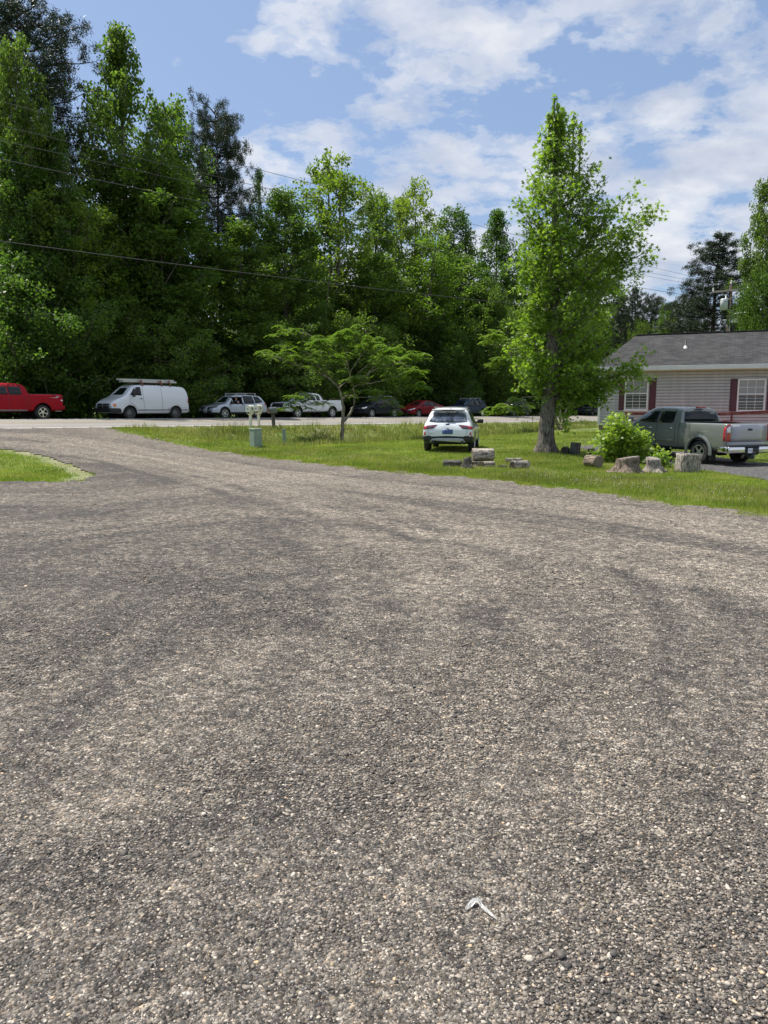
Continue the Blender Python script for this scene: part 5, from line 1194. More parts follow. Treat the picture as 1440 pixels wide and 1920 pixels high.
        for i in (1, 2): xx = l0 + t + w_ * i / 3; bbox(bm, xx - .010, xx + .010, -.044, -.036, zm + .03, zt_ - t); bbox(bm, xx - .008, xx + .008, -.039, -.031, zb_ + t, zm - .03)
        zq = (zm + zt_ - t) / 2; bbox(bm, l0 + t, l1 - t, -.047, -.0365, zq - .010, zq + .010); zq = (zm + zb_ + t) / 2; bbox(bm, l0 + t, l1 - t, -.042, -.0315, zq - .008, zq + .008); bm_obj('muntin', bm, M_TRIM, wn)
        for (a, b_) in (sl, sr):
            la, lb = wallpt(a, 740)[0], wallpt(b_, 740)[0]
            bm = bmesh.new(); bbox(bm, la, lb, -.045, -.0, zb_ + .0, zt_ + .01, .004)
            for (q0, q1) in ((zb_ + .07, zm - .06), (zm + .02, zt_ - .06)):
                bbox(bm, la + .055, lb - .055, -.062, -.044, q0 + .03, q1 - .03, .012)
            bm_obj('shutter', bm, M_SHUT, e)
    # ramp and railings
    g = empty('wheelchair_ramp', (HO[0], HO[1], HZ), -HA, 'maroon wooden ramp and railings running along the house behind the grey pickup', 'ramp')
    def beam(name, p, q, w_, h_, mt, lab=None):
        bm = bmesh.new(); p = Vector(p); q = Vector(q); L_ = (q - p).length; bbox(bm, 0, L_, -w_ / 2, w_ / 2, -h_ / 2, h_ / 2, .006)
        o = bm_obj(name, bm, mt, g); o.location = p; o.rotation_mode = 'QUATERNION'; o.rotation_quaternion = (q - p).to_track_quat('X', 'Z'); return o
    def loc(px, py, off): l, z = wallpt(px, py, off); return (l, off, z - HZ)
    a1 = loc(1172, 775.5, -1.9); b1 = loc(1350, 776.5, -1.9); c1 = loc(1440, 772.5, -2.2); d1 = (c1[0] + 3, -2.2, c1[2] + .1)
    beam('rail', a1, b1, .05, .13, M_MAR); beam('rail', b1, c1, .05, .14, M_MAR); beam('rail', c1, d1, .05, .14, M_MAR)
    a2 = loc(1336, 788, -3.2); b2 = loc(1440, 800.5, -3.6); c2 = (b2[0] + 3.5, -3.7, b2[2] - .38); beam('rail', a2, b2, .05, .10, M_MAR); beam('rail', b2, c2, .05, .10, M_MAR)
    for k_ in range(5): xx = a1[0] + .1 + (d1[0] - a1[0] - .2) * k_ / 4; beam('post', (xx, -1.96 - (.25 if k_ > 2 else 0), -.35), (xx, -1.96 - (.25 if k_ > 2 else 0), a1[2] - .04), .09, .09, M_MAR)
    for k_ in range(4): f = k_ / 3; xx = a2[0] + (c2[0] - a2[0]) * f; yy = -3.26 - .4 * f; beam('post', (xx, yy, -.55), (xx, yy, a2[2] + (c2[2] - a2[2]) * f - .08), .09, .09, M_MAR)
    bm = bmesh.new(); bbox(bm, a1[0], d1[0], -1.9, -.12, .35, .42); bm_obj('deck', bm, M_PINK, g)
    bm = bmesh.new(); bbox(bm, a1[0], d1[0], -1.94, -1.905, .12, .42); bm_obj('deck_skirt', bm, M_MAR, g)
    r0 = loc(1330, 845, -3.5); r1 = loc(1440, 856, -4.6); r2 = (r1[0] + 4, -4.6, r1[2] - .12)
    beam('ramp_board', (r0[0], r0[1], r0[2]), r1, 1.0, .07, M_PINK); beam('ramp_board', r1, r2, 1.0, .07, M_PINK); beam('ramp_side', (r0[0], r0[1] - .55, r0[2] - .16), (r1[0], r1[1] - .55, r1[2] - .14), .04, .22, M_MAR); beam('ramp_side', (r1[0], r1[1] - .55, r1[2] - .14), (r2[0], r2[1] - .55, r2[2] - .14), .04, .22, M_MAR)
house()

# ---------------------------------------------------------------- utility pole and wires
def pole(x, y, H, label, full=True):
    z = float(zg(x, y)) - .3; e = empty('utility_pole', (x, y, z), R(-42), label, 'utility pole')
    bm = bmesh.new(); lathe(bm, [(0, .17), (H * .5, .15), (H, .11), (H + .02, .001)], 14, 'z'); bm_obj('pole_shaft', bm, M_BARKD, e, True)
    wood = simple('grey_wood', (.25, .22, .19), .85, var=.25)
    bm = bmesh.new(); bbox(bm, -1.25, 1.25, -.17, -.06, H - .52, H - .40, .01); bm_obj('crossarm', bm, wood, e)
    for sg in (-1, 1):
        bm = bmesh.new(); bbox(bm, 0, .95, -.02, .02, -.02, .02, rot=Matrix.Rotation(R(-44), 4, 'Y')); o = bm_obj('arm_brace', bm, wood, e); o.location = (0, -.14, H - 1.1); o.scale = (sg, 1, 1)
    for xx in (-1.15, 0, 1.15):
        bm = bmesh.new(); lathe(bm, [(0, .03), (.10, .06), (.16, .035), (.22, .05), (.24, .001)], 10, 'z', c=(xx, -.12 if xx else 0, H - .40 if xx else H)); bm_obj('insulator', bm, M_TRIM, e, True)
    if full:
        bm = bmesh.new(); lathe(bm, [(-.36, .001), (-.36, .24), (.34, .25), (.40, .20), (.42, .001)], 20, 'z'); lathe(bm, [(.40, .05), (.62, .03), (.63, .001)], 8, 'z', c=(.1, 0, 0)); o = bm_obj('transformer', bm, simple('transformer_grey', (.52, .56, .56), .45), e, True); o.location = (-.33, -.22, topz(1366, 571, y) - z)
        V, Q = tubes([([(0.12, -.18, 0), (.12, -.18, topz(1366, 596, y) - z), (.30, -.18, topz(1366, 590, y) - z), (1.2, -.18, topz(1366, 588, y) - z)], [.035] * 4)], 8); mesh_np('street_lamp_arm', V, Q, np.full(len(Q), 4), M_SILT, e, smooth=True)
        bm = bmesh.new(); bbox(bm, 1.15, 1.65, -.28, -.08, -.07, .07, .05); o = bm_obj('lamp_head', bm, M_SILT, e, True); o.location = (0, 0, topz(1366, 588, y) - z)
    return e
YB = 55.0; XB = ratio(1367, 600) * YB; HBp = topz(1367, 532, YB)
pole(XB, YB, HBp - float(zg(XB, YB)) + .3, 'wooden utility pole with grey transformer rising behind the house roof')
XA, YA = -22.5, 11.4
pole(XA, YA, 11.2, 'wooden utility pole at the near end of the power lines', False)
M_WIRE = simple('wire', (.045, .045, .045), .6)
def wire(px0, py0, px1, py1, r, label, sag, off=0.0):
    """hangs from the near pole to the far pole past two points seen in the photograph"""
    A = np.array([XA, YA]); B = np.array([XB, YB]); d = B - A; nn = np.array([d[1], -d[0]]) / np.linalg.norm(d); A = A + nn * off; B = B + nn * off
    def at(px, py):
        r_ = ratio(px, py); q = (r_ * A[1] - A[0]) / (d[0] - r_ * d[1]); return q, topz(px, py, A[1] + q * d[1])
    q0, z0 = at(px0, py0); q1, z1 = at(px1, py1)
    par = lambda q: -sag * 4 * q * (1 - q)
    m_ = ((z1 - par(q1)) - (z0 - par(q0))) / (q1 - q0); c = z0 - par(q0) - m_ * q0
    t = np.linspace(0, 1, 60); P = np.stack([A[0] + d[0] * t, A[1] + d[1] * t, c + m_ * t + par(t)], 1)
    V, Q = tubes([(P, np.full(60, r))], 5); tag(mesh_np('power_line', V, Q, np.full(len(Q), 4), M_WIRE, smooth=True), label, 'power line', 'overhead lines crossing the photo')
wire(0, 190, 1306, 520, .008, 'topmost overhead wire of the five, slanting down across the trees', .35, .6)
wire(0, 235, 1300, 527, .008, 'second overhead wire from the top', .35, 0)
wire(0, 263, 1293, 532, .008, 'third overhead wire from the top', .35, -.6)
wire(0, 298, 1277, 552, .011, 'fourth overhead wire, just below the three on the crossarm', .45)
wire(0, 452, 1360, 601, .014, 'lowest and thickest overhead cable, passing behind the lone sweetgum', .55)

# ---------------------------------------------------------------- roadside boxes
M_WPL = simple('cream_plastic', (.84, .81, .66), .5, var=.06, vscale=6); M_GRN = simple('utility_green', (.22, .29, .235), .5, var=.10, vscale=5, dirt=(.30, .32, .26), dscale=4)
M_GRY = simple('weathered_wood', (.12, .105, .09), .9, var=.35, vscale=10, bump=.4); M_MTL = simple('dull_metal', (.20, .22, .20), .45, .5, var=.2)
M_NUM = simple('number_black', (.02, .02, .02), .6)
def arch_box(bm, L, W_, H, mi=0):
    n = 10; prof = [(-W_ / 2, 0), (-W_ / 2, H * .55)] + [(-W_ / 2 * math.cos(math.pi * i / n), H * .55 + H * .45 * math.sin(math.pi * i / n)) for i in range(1, n)] + [(W_ / 2, H * .55), (W_ / 2, 0)]
    a = [bm.verts.new((-L / 2, y_, z_)) for y_, z_ in prof]; b_ = [bm.verts.new((L / 2, y_, z_)) for y_, z_ in prof]; k_ = len(prof)
    bm.faces.new(a); bm.faces.new(b_[::-1])
    for i in range(k_): bm.faces.new((a[i], b_[i], b_[(i + 1) % k_], a[(i + 1) % k_]))
def mailbox(px, ptop, num, label, s=.9):
    t = row_t(px, s, 800); x, y = xy_st(s, t); z = float(zg(x, y)); zt_ = topz(px, ptop, y); hd = math.atan2(y, x) - math.pi
    e = empty('mailbox', (x, y, z - .15), hd + R(-32), label, 'mailbox', 'cream mailboxes on posts'); H = zt_ - z + .15
    bm = bmesh.new(); bbox(bm, -.055, .055, -.055, .055, 0, H - .40, .008); bbox(bm, -.09, .09, -.10, .10, H - .52, H - .44, .02); bm_obj('post', bm, M_WPL, e)
    bm = bmesh.new(); bbox(bm, -.20, .20, -.105, .105, H - .46, H - .345, .02); bm_obj('newspaper_holder', bm, M_WPL, e)
    bm = bmesh.new(); bbox(bm, .196, .206, -.075, .075, H - .44, H - .37); bm_obj('holder_opening', bm, M_BLK, e)
    bm = bmesh.new(); arch_box(bm, .48, .25, .33); bmesh.ops.recalc_face_normals(bm, faces=bm.faces); b = bm_obj('box', bm, M_WPL, e); b.location = (0, 0, H - .34)
    bm = bmesh.new(); arch_box(bm, .02, .27, .345); bmesh.ops.recalc_face_normals(bm, faces=bm.faces); o = bm_obj('door', bm, M_WPL, e); o.location = (.25, 0, H - .345)
    for rot, p in ((Matrix.Rotation(R(90), 4, 'Z') @ Matrix.Rotation(R(90), 4, 'X'), (.262, 0, H - .22)),):
        m_ = rot.copy(); m_.translation = p
        bm = bmesh.new(); bbox(bm, .2605, .264, -.065, .065, H - .27, H - .16, .001); bm_obj('number_plaque', bm, M_TRIM, e); m_.translation = (.2645, 0, H - .215); text_mesh('number', num, .115, M_NUM, e, m_, .002)
    bm = bmesh.new(); bbox(bm, -.05, .05, .125, .135, H - .26, H - .14); bbox(bm, .03, .05, .125, .137, H - .14, H - .02); bm_obj('flag', bm, M_MTL, e)
mailbox(470, 759.5, '83', 'cream plastic mailbox on a post, left one of the pair behind the green cabinet', 1.0)
mailbox(485.5, 758.5, '81', 'cream plastic mailbox on a post, right one of the pair behind the green cabinet', .6)
def dark_mailbox():
    t = row_t(513, 1.2, 800); x, y = xy_st(1.2, t); z = float(zg(x, y)); H = topz(513, 764, y) - z
    e = empty('mailbox', (x, y, z), math.atan2(y, x) - math.pi + R(-42), 'dark metal mailbox on a weathered wooden post, right of the cream pair', 'mailbox')
    bm = bmesh.new(); bbox(bm, -.07, .06, -.075, .075, -.2, H - .30, .01, rot=Matrix.Rotation(R(2), 4, 'Y')); bm_obj('post', bm, M_GRY, e)
    bm = bmesh.new(); bbox(bm, -.22, .30, -.09, .09, H - .33, H - .29); bm_obj('shelf', bm, M_GRY, e)
    bm = bmesh.new(); arch_box(bm, .55, .24, .30); bmesh.ops.recalc_face_normals(bm, faces=bm.faces); o = bm_obj('box', bm, M_MTL, e); o.location = (.08, 0, H - .29); o.rotation_euler = (0, R(4), 0)
    bm = bmesh.new(); arch_box(bm, .02, .20, .25); bmesh.ops.recalc_face_normals(bm, faces=bm.faces); o = bm_obj('door', bm, simple('rusty_door', (.16, .10, .07), .7, var=.5, vscale=14), e); o.location = (.37, 0, H - .29)
dark_mailbox()
x, y, z = gp(480, 838.5)
e = empty('utility_cabinet', (x, y, z), R(-52), 'sage green utility cabinet standing in the grass below the cream mailboxes', 'utility box')
h = topz(480, 803, y) - z
bm = bmesh.new(); bbox(bm, -.17, .17, -.17, .17, -.1, h - .06, .012); bm_obj('cabinet_body', bm, M_GRN, e)
bm = bmesh.new(); bbox(bm, -.185, .185, -.185, .185, h - .058, h, .015); bm_obj('cabinet_cap', bm, simple('pale_green_cap', (.30, .36, .28), .5), e)
bm = bmesh.new(); bbox(bm, -.176, -.171, -.13, .13, .22, h - .12, .002); bm_obj('cabinet_door', bm, M_GRN, e)
x, y, z = gp(534, 834)
e = empty('cable_pedestal', (x, y, z), R(12), 'slim leaning grey-green cable pedestal right of the green utility cabinet', 'utility box'); h = topz(531, 804, y) - z
e.rotation_euler = (R(-1), R(-3.5), R(12))
bm = bmesh.new(); bbox(bm, -.085, .085, -.06, .06, -.1, h - .05, .012); bm_obj('pedestal_body', bm, M_GRN, e)
bm = bmesh.new(); bbox(bm, -.095, .095, -.07, .07, h - .048, h, .02); bm_obj('pedestal_cap', bm, simple('grey_cap', (.34, .36, .31), .5), e)
x, y, z = gp(998, 796); bm = bmesh.new(); lathe(bm, [(-.1, .022), (topz(998, 779, y) - z, .022), (topz(998, 779, y) - z + .01, .001)], 8, 'z'); o = bm_obj('metal_stake', bm, M_BARKD); o.location = (x, y, z); tag(o, 'thin dark stake by the road just left of the lone sweetgum trunk', 'stake')

# ---------------------------------------------------------------- logs and stumps
def ring_mat(nm, c0, c1):
    m, k, out = new_mat(nm); b = k.n('ShaderNodeBsdfPrincipled'); b.inputs['Roughness'].default_value = .9; t = k.n('ShaderNodeTexCoord').outputs['Object']
    wv = k.n('ShaderNodeTexWave'); wv.wave_type = 'RINGS'; wv.rings_direction = 'Z'; wv.inputs['Scale'].default_value = 14; wv.inputs['Distortion'].default_value = 3; k.l(t, wv.inputs[0])
    n = k.noise(t, 9, 5, .7); c = k.mix(wv.outputs[0], c0, c1); c = k.mix(1, c, k.ramp(n, [(.3, .6), (.7, 1.2)]), 'MULTIPLY'); k.l(c, b.inputs['Base Color']); k.l(b.outputs[0], out.inputs[0]); return m
M_CUT = ring_mat('cut_wood', (.33, .27, .20), (.45, .38, .30)); M_CUTD = ring_mat('rotten_wood', (.07, .05, .04), (.14, .10, .08)); M_CUTG = ring_mat('grey_cut_wood', (.36, .33, .29), (.50, .46, .41))
M_LOGL = bark_mat('log_bark_pale', (.075, .062, .05), (.46, .41, .35), 5, 30, 1); M_LOGD = bark_mat('log_bark_dark', (.03, .027, .024), (.16, .145, .13), 7, 26, 1); M_LOGB = bark_mat('log_bark_brown', (.06, .045, .035), (.28, .22, .17), 7, 24, 1)
def log(label, px, py, L, r, az, mat, cut, dz=0.0, upright=False, tilt=0.0, taper=1.0, seed=0, name='log', flare=0.0, back=0.0, cutlab=None):
    rng = np.random.RandomState(seed + 50); x, y, z = gp(px, py); y += back; x += ratio(px) * back
    z = float(zg(x, y)) + dz; n = 30; an = np.arange(n) * 2 * math.pi / n; lump = 1 + .07 * np.sin(2 * an + rng.uniform(0, 6)) + .04 * np.sin(5 * an + rng.uniform(0, 6)) + rng.normal(0, .035, n)
    bm = bmesh.new(); rings = []; m_ = 9
    for i in range(m_):
        f = i / (m_ - 1); rr_ = r * (1 + (taper - 1) * f) * (1 + flare * max(0, 1 - f * 1.5) ** 2 * (.6 + .5 * np.maximum(0, np.cos(3 * an + seed)) + .3 * np.cos(5 * an + 2 * seed))) * lump * (1 + rng.normal(0, .022, n))
        top = L * f + (L * .10 * np.cos(an + 1) * (1 if i == m_ - 1 and flare else 0))
        rings.append([bm.verts.new((rr_[j] * math.cos(an[j]), rr_[j] * math.sin(an[j]), top[j] if hasattr(top, '__len__') else top)) for j in range(n)])
    for a, b_ in zip(rings[:-1], rings[1:]):
        for j in range(n): bm.faces.new((a[j], a[(j + 1) % n], b_[(j + 1) % n], b_[j]))
    bm.faces.new(rings[0][::-1]); tops = [v.co.copy() for v in rings[-1]]; bots = [v.co.copy() for v in rings[0]]; bm.faces.new(rings[-1])
    e = empty(name, (x, y, z), 0, label, 'stump' if name == 'stump' else 'log')
    b = bm_obj('bark', bm, mat, e, True)
    ends = [(tops, 1)] if upright else [(tops, 1), (bots, -1)]
    M4 = Matrix.Rotation(az, 4, 'Z') @ Matrix.Rotation(tilt, 4, 'Y') if upright else Matrix.Translation((0, 0, r)) @ Matrix.Rotation(az, 4, 'Z') @ Matrix.Rotation(R(90) + tilt, 4, 'Y') @ Matrix.Translation((0, 0, -L / 2))
    for T, sg in ends:
        bm = bmesh.new(); vs = [bm.verts.new(v * 1.0 + Vector((0, 0, .004 * sg))) for v in T]; vs = [v for v in vs]
        for v in vs: v.co.x *= .93; v.co.y *= .93
        cc_ = bm.verts.new(sum((v.co for v in vs), Vector()) / len(vs) + Vector((0, 0, -.004 * sg)))
        for j in range(len(vs)): bm.faces.new((vs[j], vs[(j + 1) % len(vs)], cc_) if sg > 0 else (vs[(j + 1) % len(vs)], vs[j], cc_))
        bmesh.ops.solidify(bm, geom=bm.faces[:], thickness=.003); o = bm_obj('cut_face', bm, cut, e); o.matrix_local = M4
    b.matrix_local = M4; return e
log('short thick pale log lying across smaller logs near the white crossover', 905, 876, .60, .185, R(2), M_LOGL, M_CUT, dz=.15, seed=1, back=.35)
log('dark mossy log lying at the left end of the log pile', 848, 878, .50, .115, R(-4), M_LOGD, M_CUTD, seed=2)
log('black charred stump standing left of the thick pale log', 876, 880, .31, .16, 0, M_LOGD, M_CUTD, upright=True, taper=.68, seed=3, name='stump', flare=.15)
log('short round of wood under the left end of the thick pale log', 894, 876, .15, .15, 0, M_LOGB, M_CUTG, upright=True, seed=4, back=.15)
log('half buried pale log under the right end of the thick pale log', 916, 877, .34, .085, R(22), M_LOGL, M_CUTD, seed=5)
log('small dark log end between the log pile and the lying log', 942, 881, .22, .065, R(30), M_LOGD, M_CUTD, seed=6)
log('grey log lying with its dark rotten end facing the gravel', 974, 882, .50, .13, R(28), M_LOGL, M_CUTD, seed=7)
log('thin pale weathered log lying behind the grey log', 963, 868, .52, .065, R(4), M_LOGL, M_CUT, dz=.02, seed=8)
log('upright block of wood standing right of the sweetgum trunk', 1077, 852, .44, .195, R(10), M_LOGD, M_CUTG, upright=True, tilt=R(6), seed=9)
log('dark log lying in the shade between sweetgum trunk and upright block', 1060, 851, .35, .13, R(60), M_LOGD, M_CUTD, seed=10)
log('log with a pale sawn face lying left of the leafy bush', 1112, 877, .42, .185, R(-57), M_LOGB, M_CUT, seed=11)
log('low dark stump behind the log with the pale sawn face', 1108, 856, .28, .12, 0, M_LOGD, M_CUTD, upright=True, seed=12, name='stump')
log('wide flared brown stump in front of the leafy bush', 1176, 888, .42, .27, R(40), M_LOGB, M_CUTG, upright=True, seed=13, name='stump', flare=.95)
log('weathered grey stump leaning right beside the wide flared stump', 1226, 887, .40, .20, R(200), M_LOGL, M_CUTG, upright=True, seed=15, name='stump', flare=.95, tilt=R(8), taper=.85)
log('tall upright log standing in front of the grey pickup wheel', 1288, 887, .52, .30, R(0), M_LOGL, M_CUTG, upright=True, tilt=R(4), seed=16, taper=1.02)

# ---------------------------------------------------------------- bush of sprouts
def star_leaves(name, C, lo, hi, rng, mat, parent, up=.5):
    n = len(C); size = rng.uniform(lo, hi, n)[:, None]; nm = rng.normal(size=(n, 3)) * .8; nm[:, 2] = np.abs(nm[:, 2]) + up; nm /= np.linalg.norm(nm, axis=1)[:, None]
    a = rng.normal(size=(n, 3)); a[:, 2] -= .4; u = a - (a * nm).sum(1)[:, None] * nm; u /= np.linalg.norm(u, axis=1)[:, None]; v = np.cross(nm, u); P = []
    for i, t_ in enumerate((0, 1.15, 2.2, -2.2, -1.15)):
        t2 = (.58, 1.7, 3.14, -1.7, -.58)[i]
        P.append(C + (u * math.cos(t_) + v * math.sin(t_)) * size * .75 - nm * size * .16); P.append(C + (u * math.cos(t2) + v * math.sin(t2)) * .38 * size * .75 - nm * size * .05)
    P = np.stack(P, 1).reshape(-1, 3); return mesh_np(name, P, np.arange(n * 10), np.full(n, 10), mat, parent, {'rnd': ('FACE', rng.uniform(0, 1, n))})
def bush(px, py, outline, nstem, seed, label, lo=.07, hi=.13, per=34, dy=.6, name='sweetgum_sprout_bush'):
    x, y, z = gp(px, py); rng = np.random.RandomState(seed); e = empty(name, (x, y, z), 0, label, 'bush'); paths = []; C = []
    ox = [ratio(a) * y - x for a, b in outline]; oz = [topz(a, b, y) - z for a, b in outline]
    for i in range(nstem):
        f = rng.uniform(0, 1); tx = ox[0] + (ox[-1] - ox[0]) * f; top = np.interp(tx, ox, oz) * rng.uniform(.55, 1.0) if i % 3 else np.interp(tx, ox, oz)
        ty = rng.uniform(-dy, dy) * math.sqrt(max(0, 1 - (2 * f - 1) ** 2)); bx, by = tx * .25 + rng.normal(0, .05), ty * .25
        pts = np.array([[bx, by, -.02], [(bx + tx) * .42, (by + ty) * .42, top * .5], [tx, ty, top]]); paths.append((pts, [.016, .011, .005]))
        k_ = int(per * (.5 + top)); q = rng.uniform(.12, 1.0, k_) ** .8; c = np.stack([np.interp(q, [0, .5, 1], pts[:, j]) for j in range(3)], 1); C.append(c + rng.normal(0, .115, (k_, 3)) * np.array([1, 1, .6]))
    V, Q = tubes(paths, 5); mesh_np('stem', V, Q, np.full(len(Q), 4), M_BARK, e); C = np.concatenate(C); C[:, 2] = np.maximum(C[:, 2], .02); star_leaves('foliage', C, lo, hi, rng, M_BUSH, e)
bush(1168, 868, [(1108, 850), (1116, 832), (1126, 812), (1138, 806), (1150, 786), (1161, 774), (1174, 784), (1186, 802), (1200, 812), (1214, 808), (1222, 828), (1229, 850)], 90, 61, 'bright green leafy sprout bush in front of the grey pickup', per=38)
bush(1246, 878, [(1228, 860), (1240, 838), (1252, 846), (1266, 862)], 16, 62, 'small weedy clump between the leaning stump and the tall upright log', .05, .09, 30, .25, 'weed_clump')

# ---------------------------------------------------------------- plastic strip on the gravel
rng = np.random.RandomState(9); pp = [gp(a, b) for a, b in [(873, 1719), (879, 1712), (888, 1709), (897, 1707), (904, 1713), (912, 1722), (922, 1731), (932, 1739)]]
V = []; Q = []; ns = 7
for i, (x, y, z) in enumerate(pp):
    a = pp[min(i + 1, 7)]; b_ = pp[max(i - 1, 0)]; d = np.array([a[0] - b_[0], a[1] - b_[1]]); d /= np.linalg.norm(d); nn = np.array([-d[1], d[0]]); wd = (.008, .012, .010, .008, .006, .008, .007, .003)[i]
    for j in range(ns): q = j / (ns - 1) * 2 - 1; V.append((x + nn[0] * q * wd, y + nn[1] * q * wd, z + .026 + .006 * math.sin(q * 5 + i) + rng.uniform(-.003, .003) + .012 * (i in (2, 3))))
    if i:
        for j in range(ns - 1): k_ = (i - 1) * ns + j; Q.append((k_, k_ + 1, k_ + ns + 1, k_ + ns))
bm = bmesh.new(); vs = [bm.verts.new(v) for v in V]
for q in Q: bm.faces.new([vs[i] for i in q])
bmesh.ops.solidify(bm, geom=bm.faces[:], thickness=.0012); m, k, out = new_mat('clear_plastic'); b = k.n('ShaderNodeBsdfPrincipled'); b.inputs['Base Color'].default_value = (.60, .60, .59, 1); b.inputs['Roughness'].default_value = .35; b.inputs['Transmission Weight'].default_value = .25; k.l(b.outputs[0], out.inputs[0])
tag(bm_obj('plastic_strip', bm, m, None, True), 'crumpled strip of clear white plastic lying on the gravel', 'litter')
# ---------------------------------------------------------------- grass
def scatter_grass(name, n, r0, r1, a0, a1, mask, hf, wf, mat, seed, label, lean=.45, power=1.0, nmul=3):
    """blades in tufts of three; radius sampled so near ground gets more"""
    rng = np.random.RandomState(seed); u = rng.uniform(0, 1, n * 3)
    r = (r0 ** (1 - power) + u * (r1 ** (1 - power) - r0 ** (1 - power))) ** (1 / (1 - power)) if abs(power - 1) > 1e-3 else r0 * (r1 / r0) ** u
    a = np.radians(rng.uniform(a0, a1, n * 3)); x = r * np.sin(a); y = r * np.cos(a); p = mask(x, y); keep = rng.uniform(0, 1, len(x)) < p; x = x[keep][:n]; y = y[keep][:n]; r = r[keep][:n]
    x = np.repeat(x, nmul) + rng.normal(0, .018, len(x) * nmul) * np.repeat(.4 + r / 20, nmul); y = np.repeat(y, nmul) + rng.normal(0, .018, len(y) * nmul) * np.repeat(.4 + r / 20, nmul); r = np.repeat(r, nmul)
    z = zg(x, y, True) - .008; h = hf(x, y) * rng.uniform(.55, 1.25, len(x)); w_ = wf * (.5 + r / 26) * rng.uniform(.7, 1.3, len(x)); th_ = rng.uniform(0, 2 * math.pi, len(x)); dx, dy = np.cos(th_), np.sin(th_); ln = rng.uniform(0, lean, len(x)) * h; la = rng.uniform(0, 6.28, len(x))
    B = np.stack([x, y, z], 1); D = np.stack([dx, dy, 0 * dx], 1) * w_[:, None] * .5; T = B + np.stack([np.cos(la) * ln, np.sin(la) * ln, h], 1)
    P = np.stack([B - D, B + D, T], 1).reshape(-1, 3)
    o = mesh_np(name, P, np.arange(len(B) * 3), np.full(len(B), 3), mat, attrs={'rnd': ('FACE', rng.uniform(0, 1, len(B)))}); tag(o, label, 'grass', kind='stuff'); print(name, len(B)); return o
def lawnmask(x, y):
    s, t = st(x, y); k = wob(x * 3, y * 3) * .12 + .07 * wob(x * 9, y * 8)
    m_ = (in_poly(x + k, y + k, LAWN) | in_poly(x + k, y - k, LEFT)) & ~in_poly(x + k, y + k, PAD) & (s > .25)
    dE_ = dist_poly(x, y, EDGE); m_ = m_ | ((dE_ < .38 + .25 * wob(x * 2, y * 2)) & (wob(x * 6, y * 5) > .15) & (s > .5))
    dd = np.minimum(dist_poly(x, y, LEFT[2:8]), 1.2); bare = (1 - sm(dd, .25, .8)) * in_poly(x, y, LEFT)
    hx, hy = x - HO[0], y - HO[1]; l = hx * HW[0] + hy * HW[1]; b_ = hx * HB[0] + hy * HB[1]; inh = (l > 0) & (l < 17) & (b_ > 0) & (b_ < 8.4)
    shoulder = (1 - sm(s, .2, 1.2)) * .8 * (1 - sm(t, 8, 16) * .7)
    pt = np.zeros(x.shape)
    for (px, py, rad, k_) in [(1150, 870, .4, .8), (1340, 937, .45, .65), (1395, 940, .5, .65), (600, 806, .9, .6), (945, 875, .4, .4), (640, 803, 1.0, .5)]:
        q = gp(px, py); pt = np.maximum(pt, k_ * np.exp(-(((x - q[0]) / rad) ** 2 + ((y - q[1]) / rad) ** 2)))
    return m_ * (1 - bare * .9) * (~inh) * (1 - shoulder) * (1 - pt)
def band(x, y):
    s, t = st(x, y); return sm(s, .9, 2.2) * (1 - sm(s, 7.0, 9.6)) * sm(t, -6, -2)
def strip_(x, y):     # unmown strip beside the gravel
    d = dist_poly(x, y, EDGE); return sm(d, .30, .75) * (1 - sm(d, 2.6, 3.4)) * in_poly(x, y, LAWN)
lump = lambda x, y: .5 + .5 * np.clip(wob(x * 1.7 + 3, y * 1.3), -1, 1)
scatter_grass('lawn_grass', 150000, 10.5, 48, -31, 31, lawnmask, lambda x, y: .050 + .02 * lump(x, y) + .075 * strip_(x, y) * lump(x, y), .011, M_GRASS, 71, 'short mown bright green lawn grass')
scatter_grass('tall_grass', 60000, 20, 75, -28, 31, lambda x, y: lawnmask(x, y) * band(x, y), lambda x, y: .16 + .30 * lump(x, y) ** 1.5, .013, M_GRASST, 72, 'rough uncut grass in the roadside ditch', .6)
LG = [tuple(o.location[:2]) for o in COL.objects if o.parent is None and o.get('category') in ('log', 'stump', 'utility box', 'bush', 'mailbox')] + [gp(1022, 848)[:2], gp(642, 832)[:2]]
def near_things(x, y):
    m_ = np.zeros(x.shape)
    for (a, b_) in LG: m_ = np.maximum(m_, np.exp(-(((x - a) / .42) ** 2 + ((y - b_ + .08) / .38) ** 2)))
    return m_
scatter_grass('tuft_grass', 16000, 15, 46, -15, 28, lambda x, y: lawnmask(x, y) * np.clip(near_things(x, y) * 1.3, 0, 1), lambda x, y: .09 + .10 * lump(x, y), .010, M_GRASST, 77, 'longer grass left around the logs, stumps and posts')
scatter_grass('edge_grass', 26000, 10.5, 33, -20, 31, lambda x, y: lawnmask(x, y) * strip_(x, y) * (.25 + .75 * lump(x * 1.4, y * 1.4)), lambda x, y: .10 + .09 * lump(x, y), .010, M_GRASST, 73, 'uncut grass strip between the lawn and the gravel')
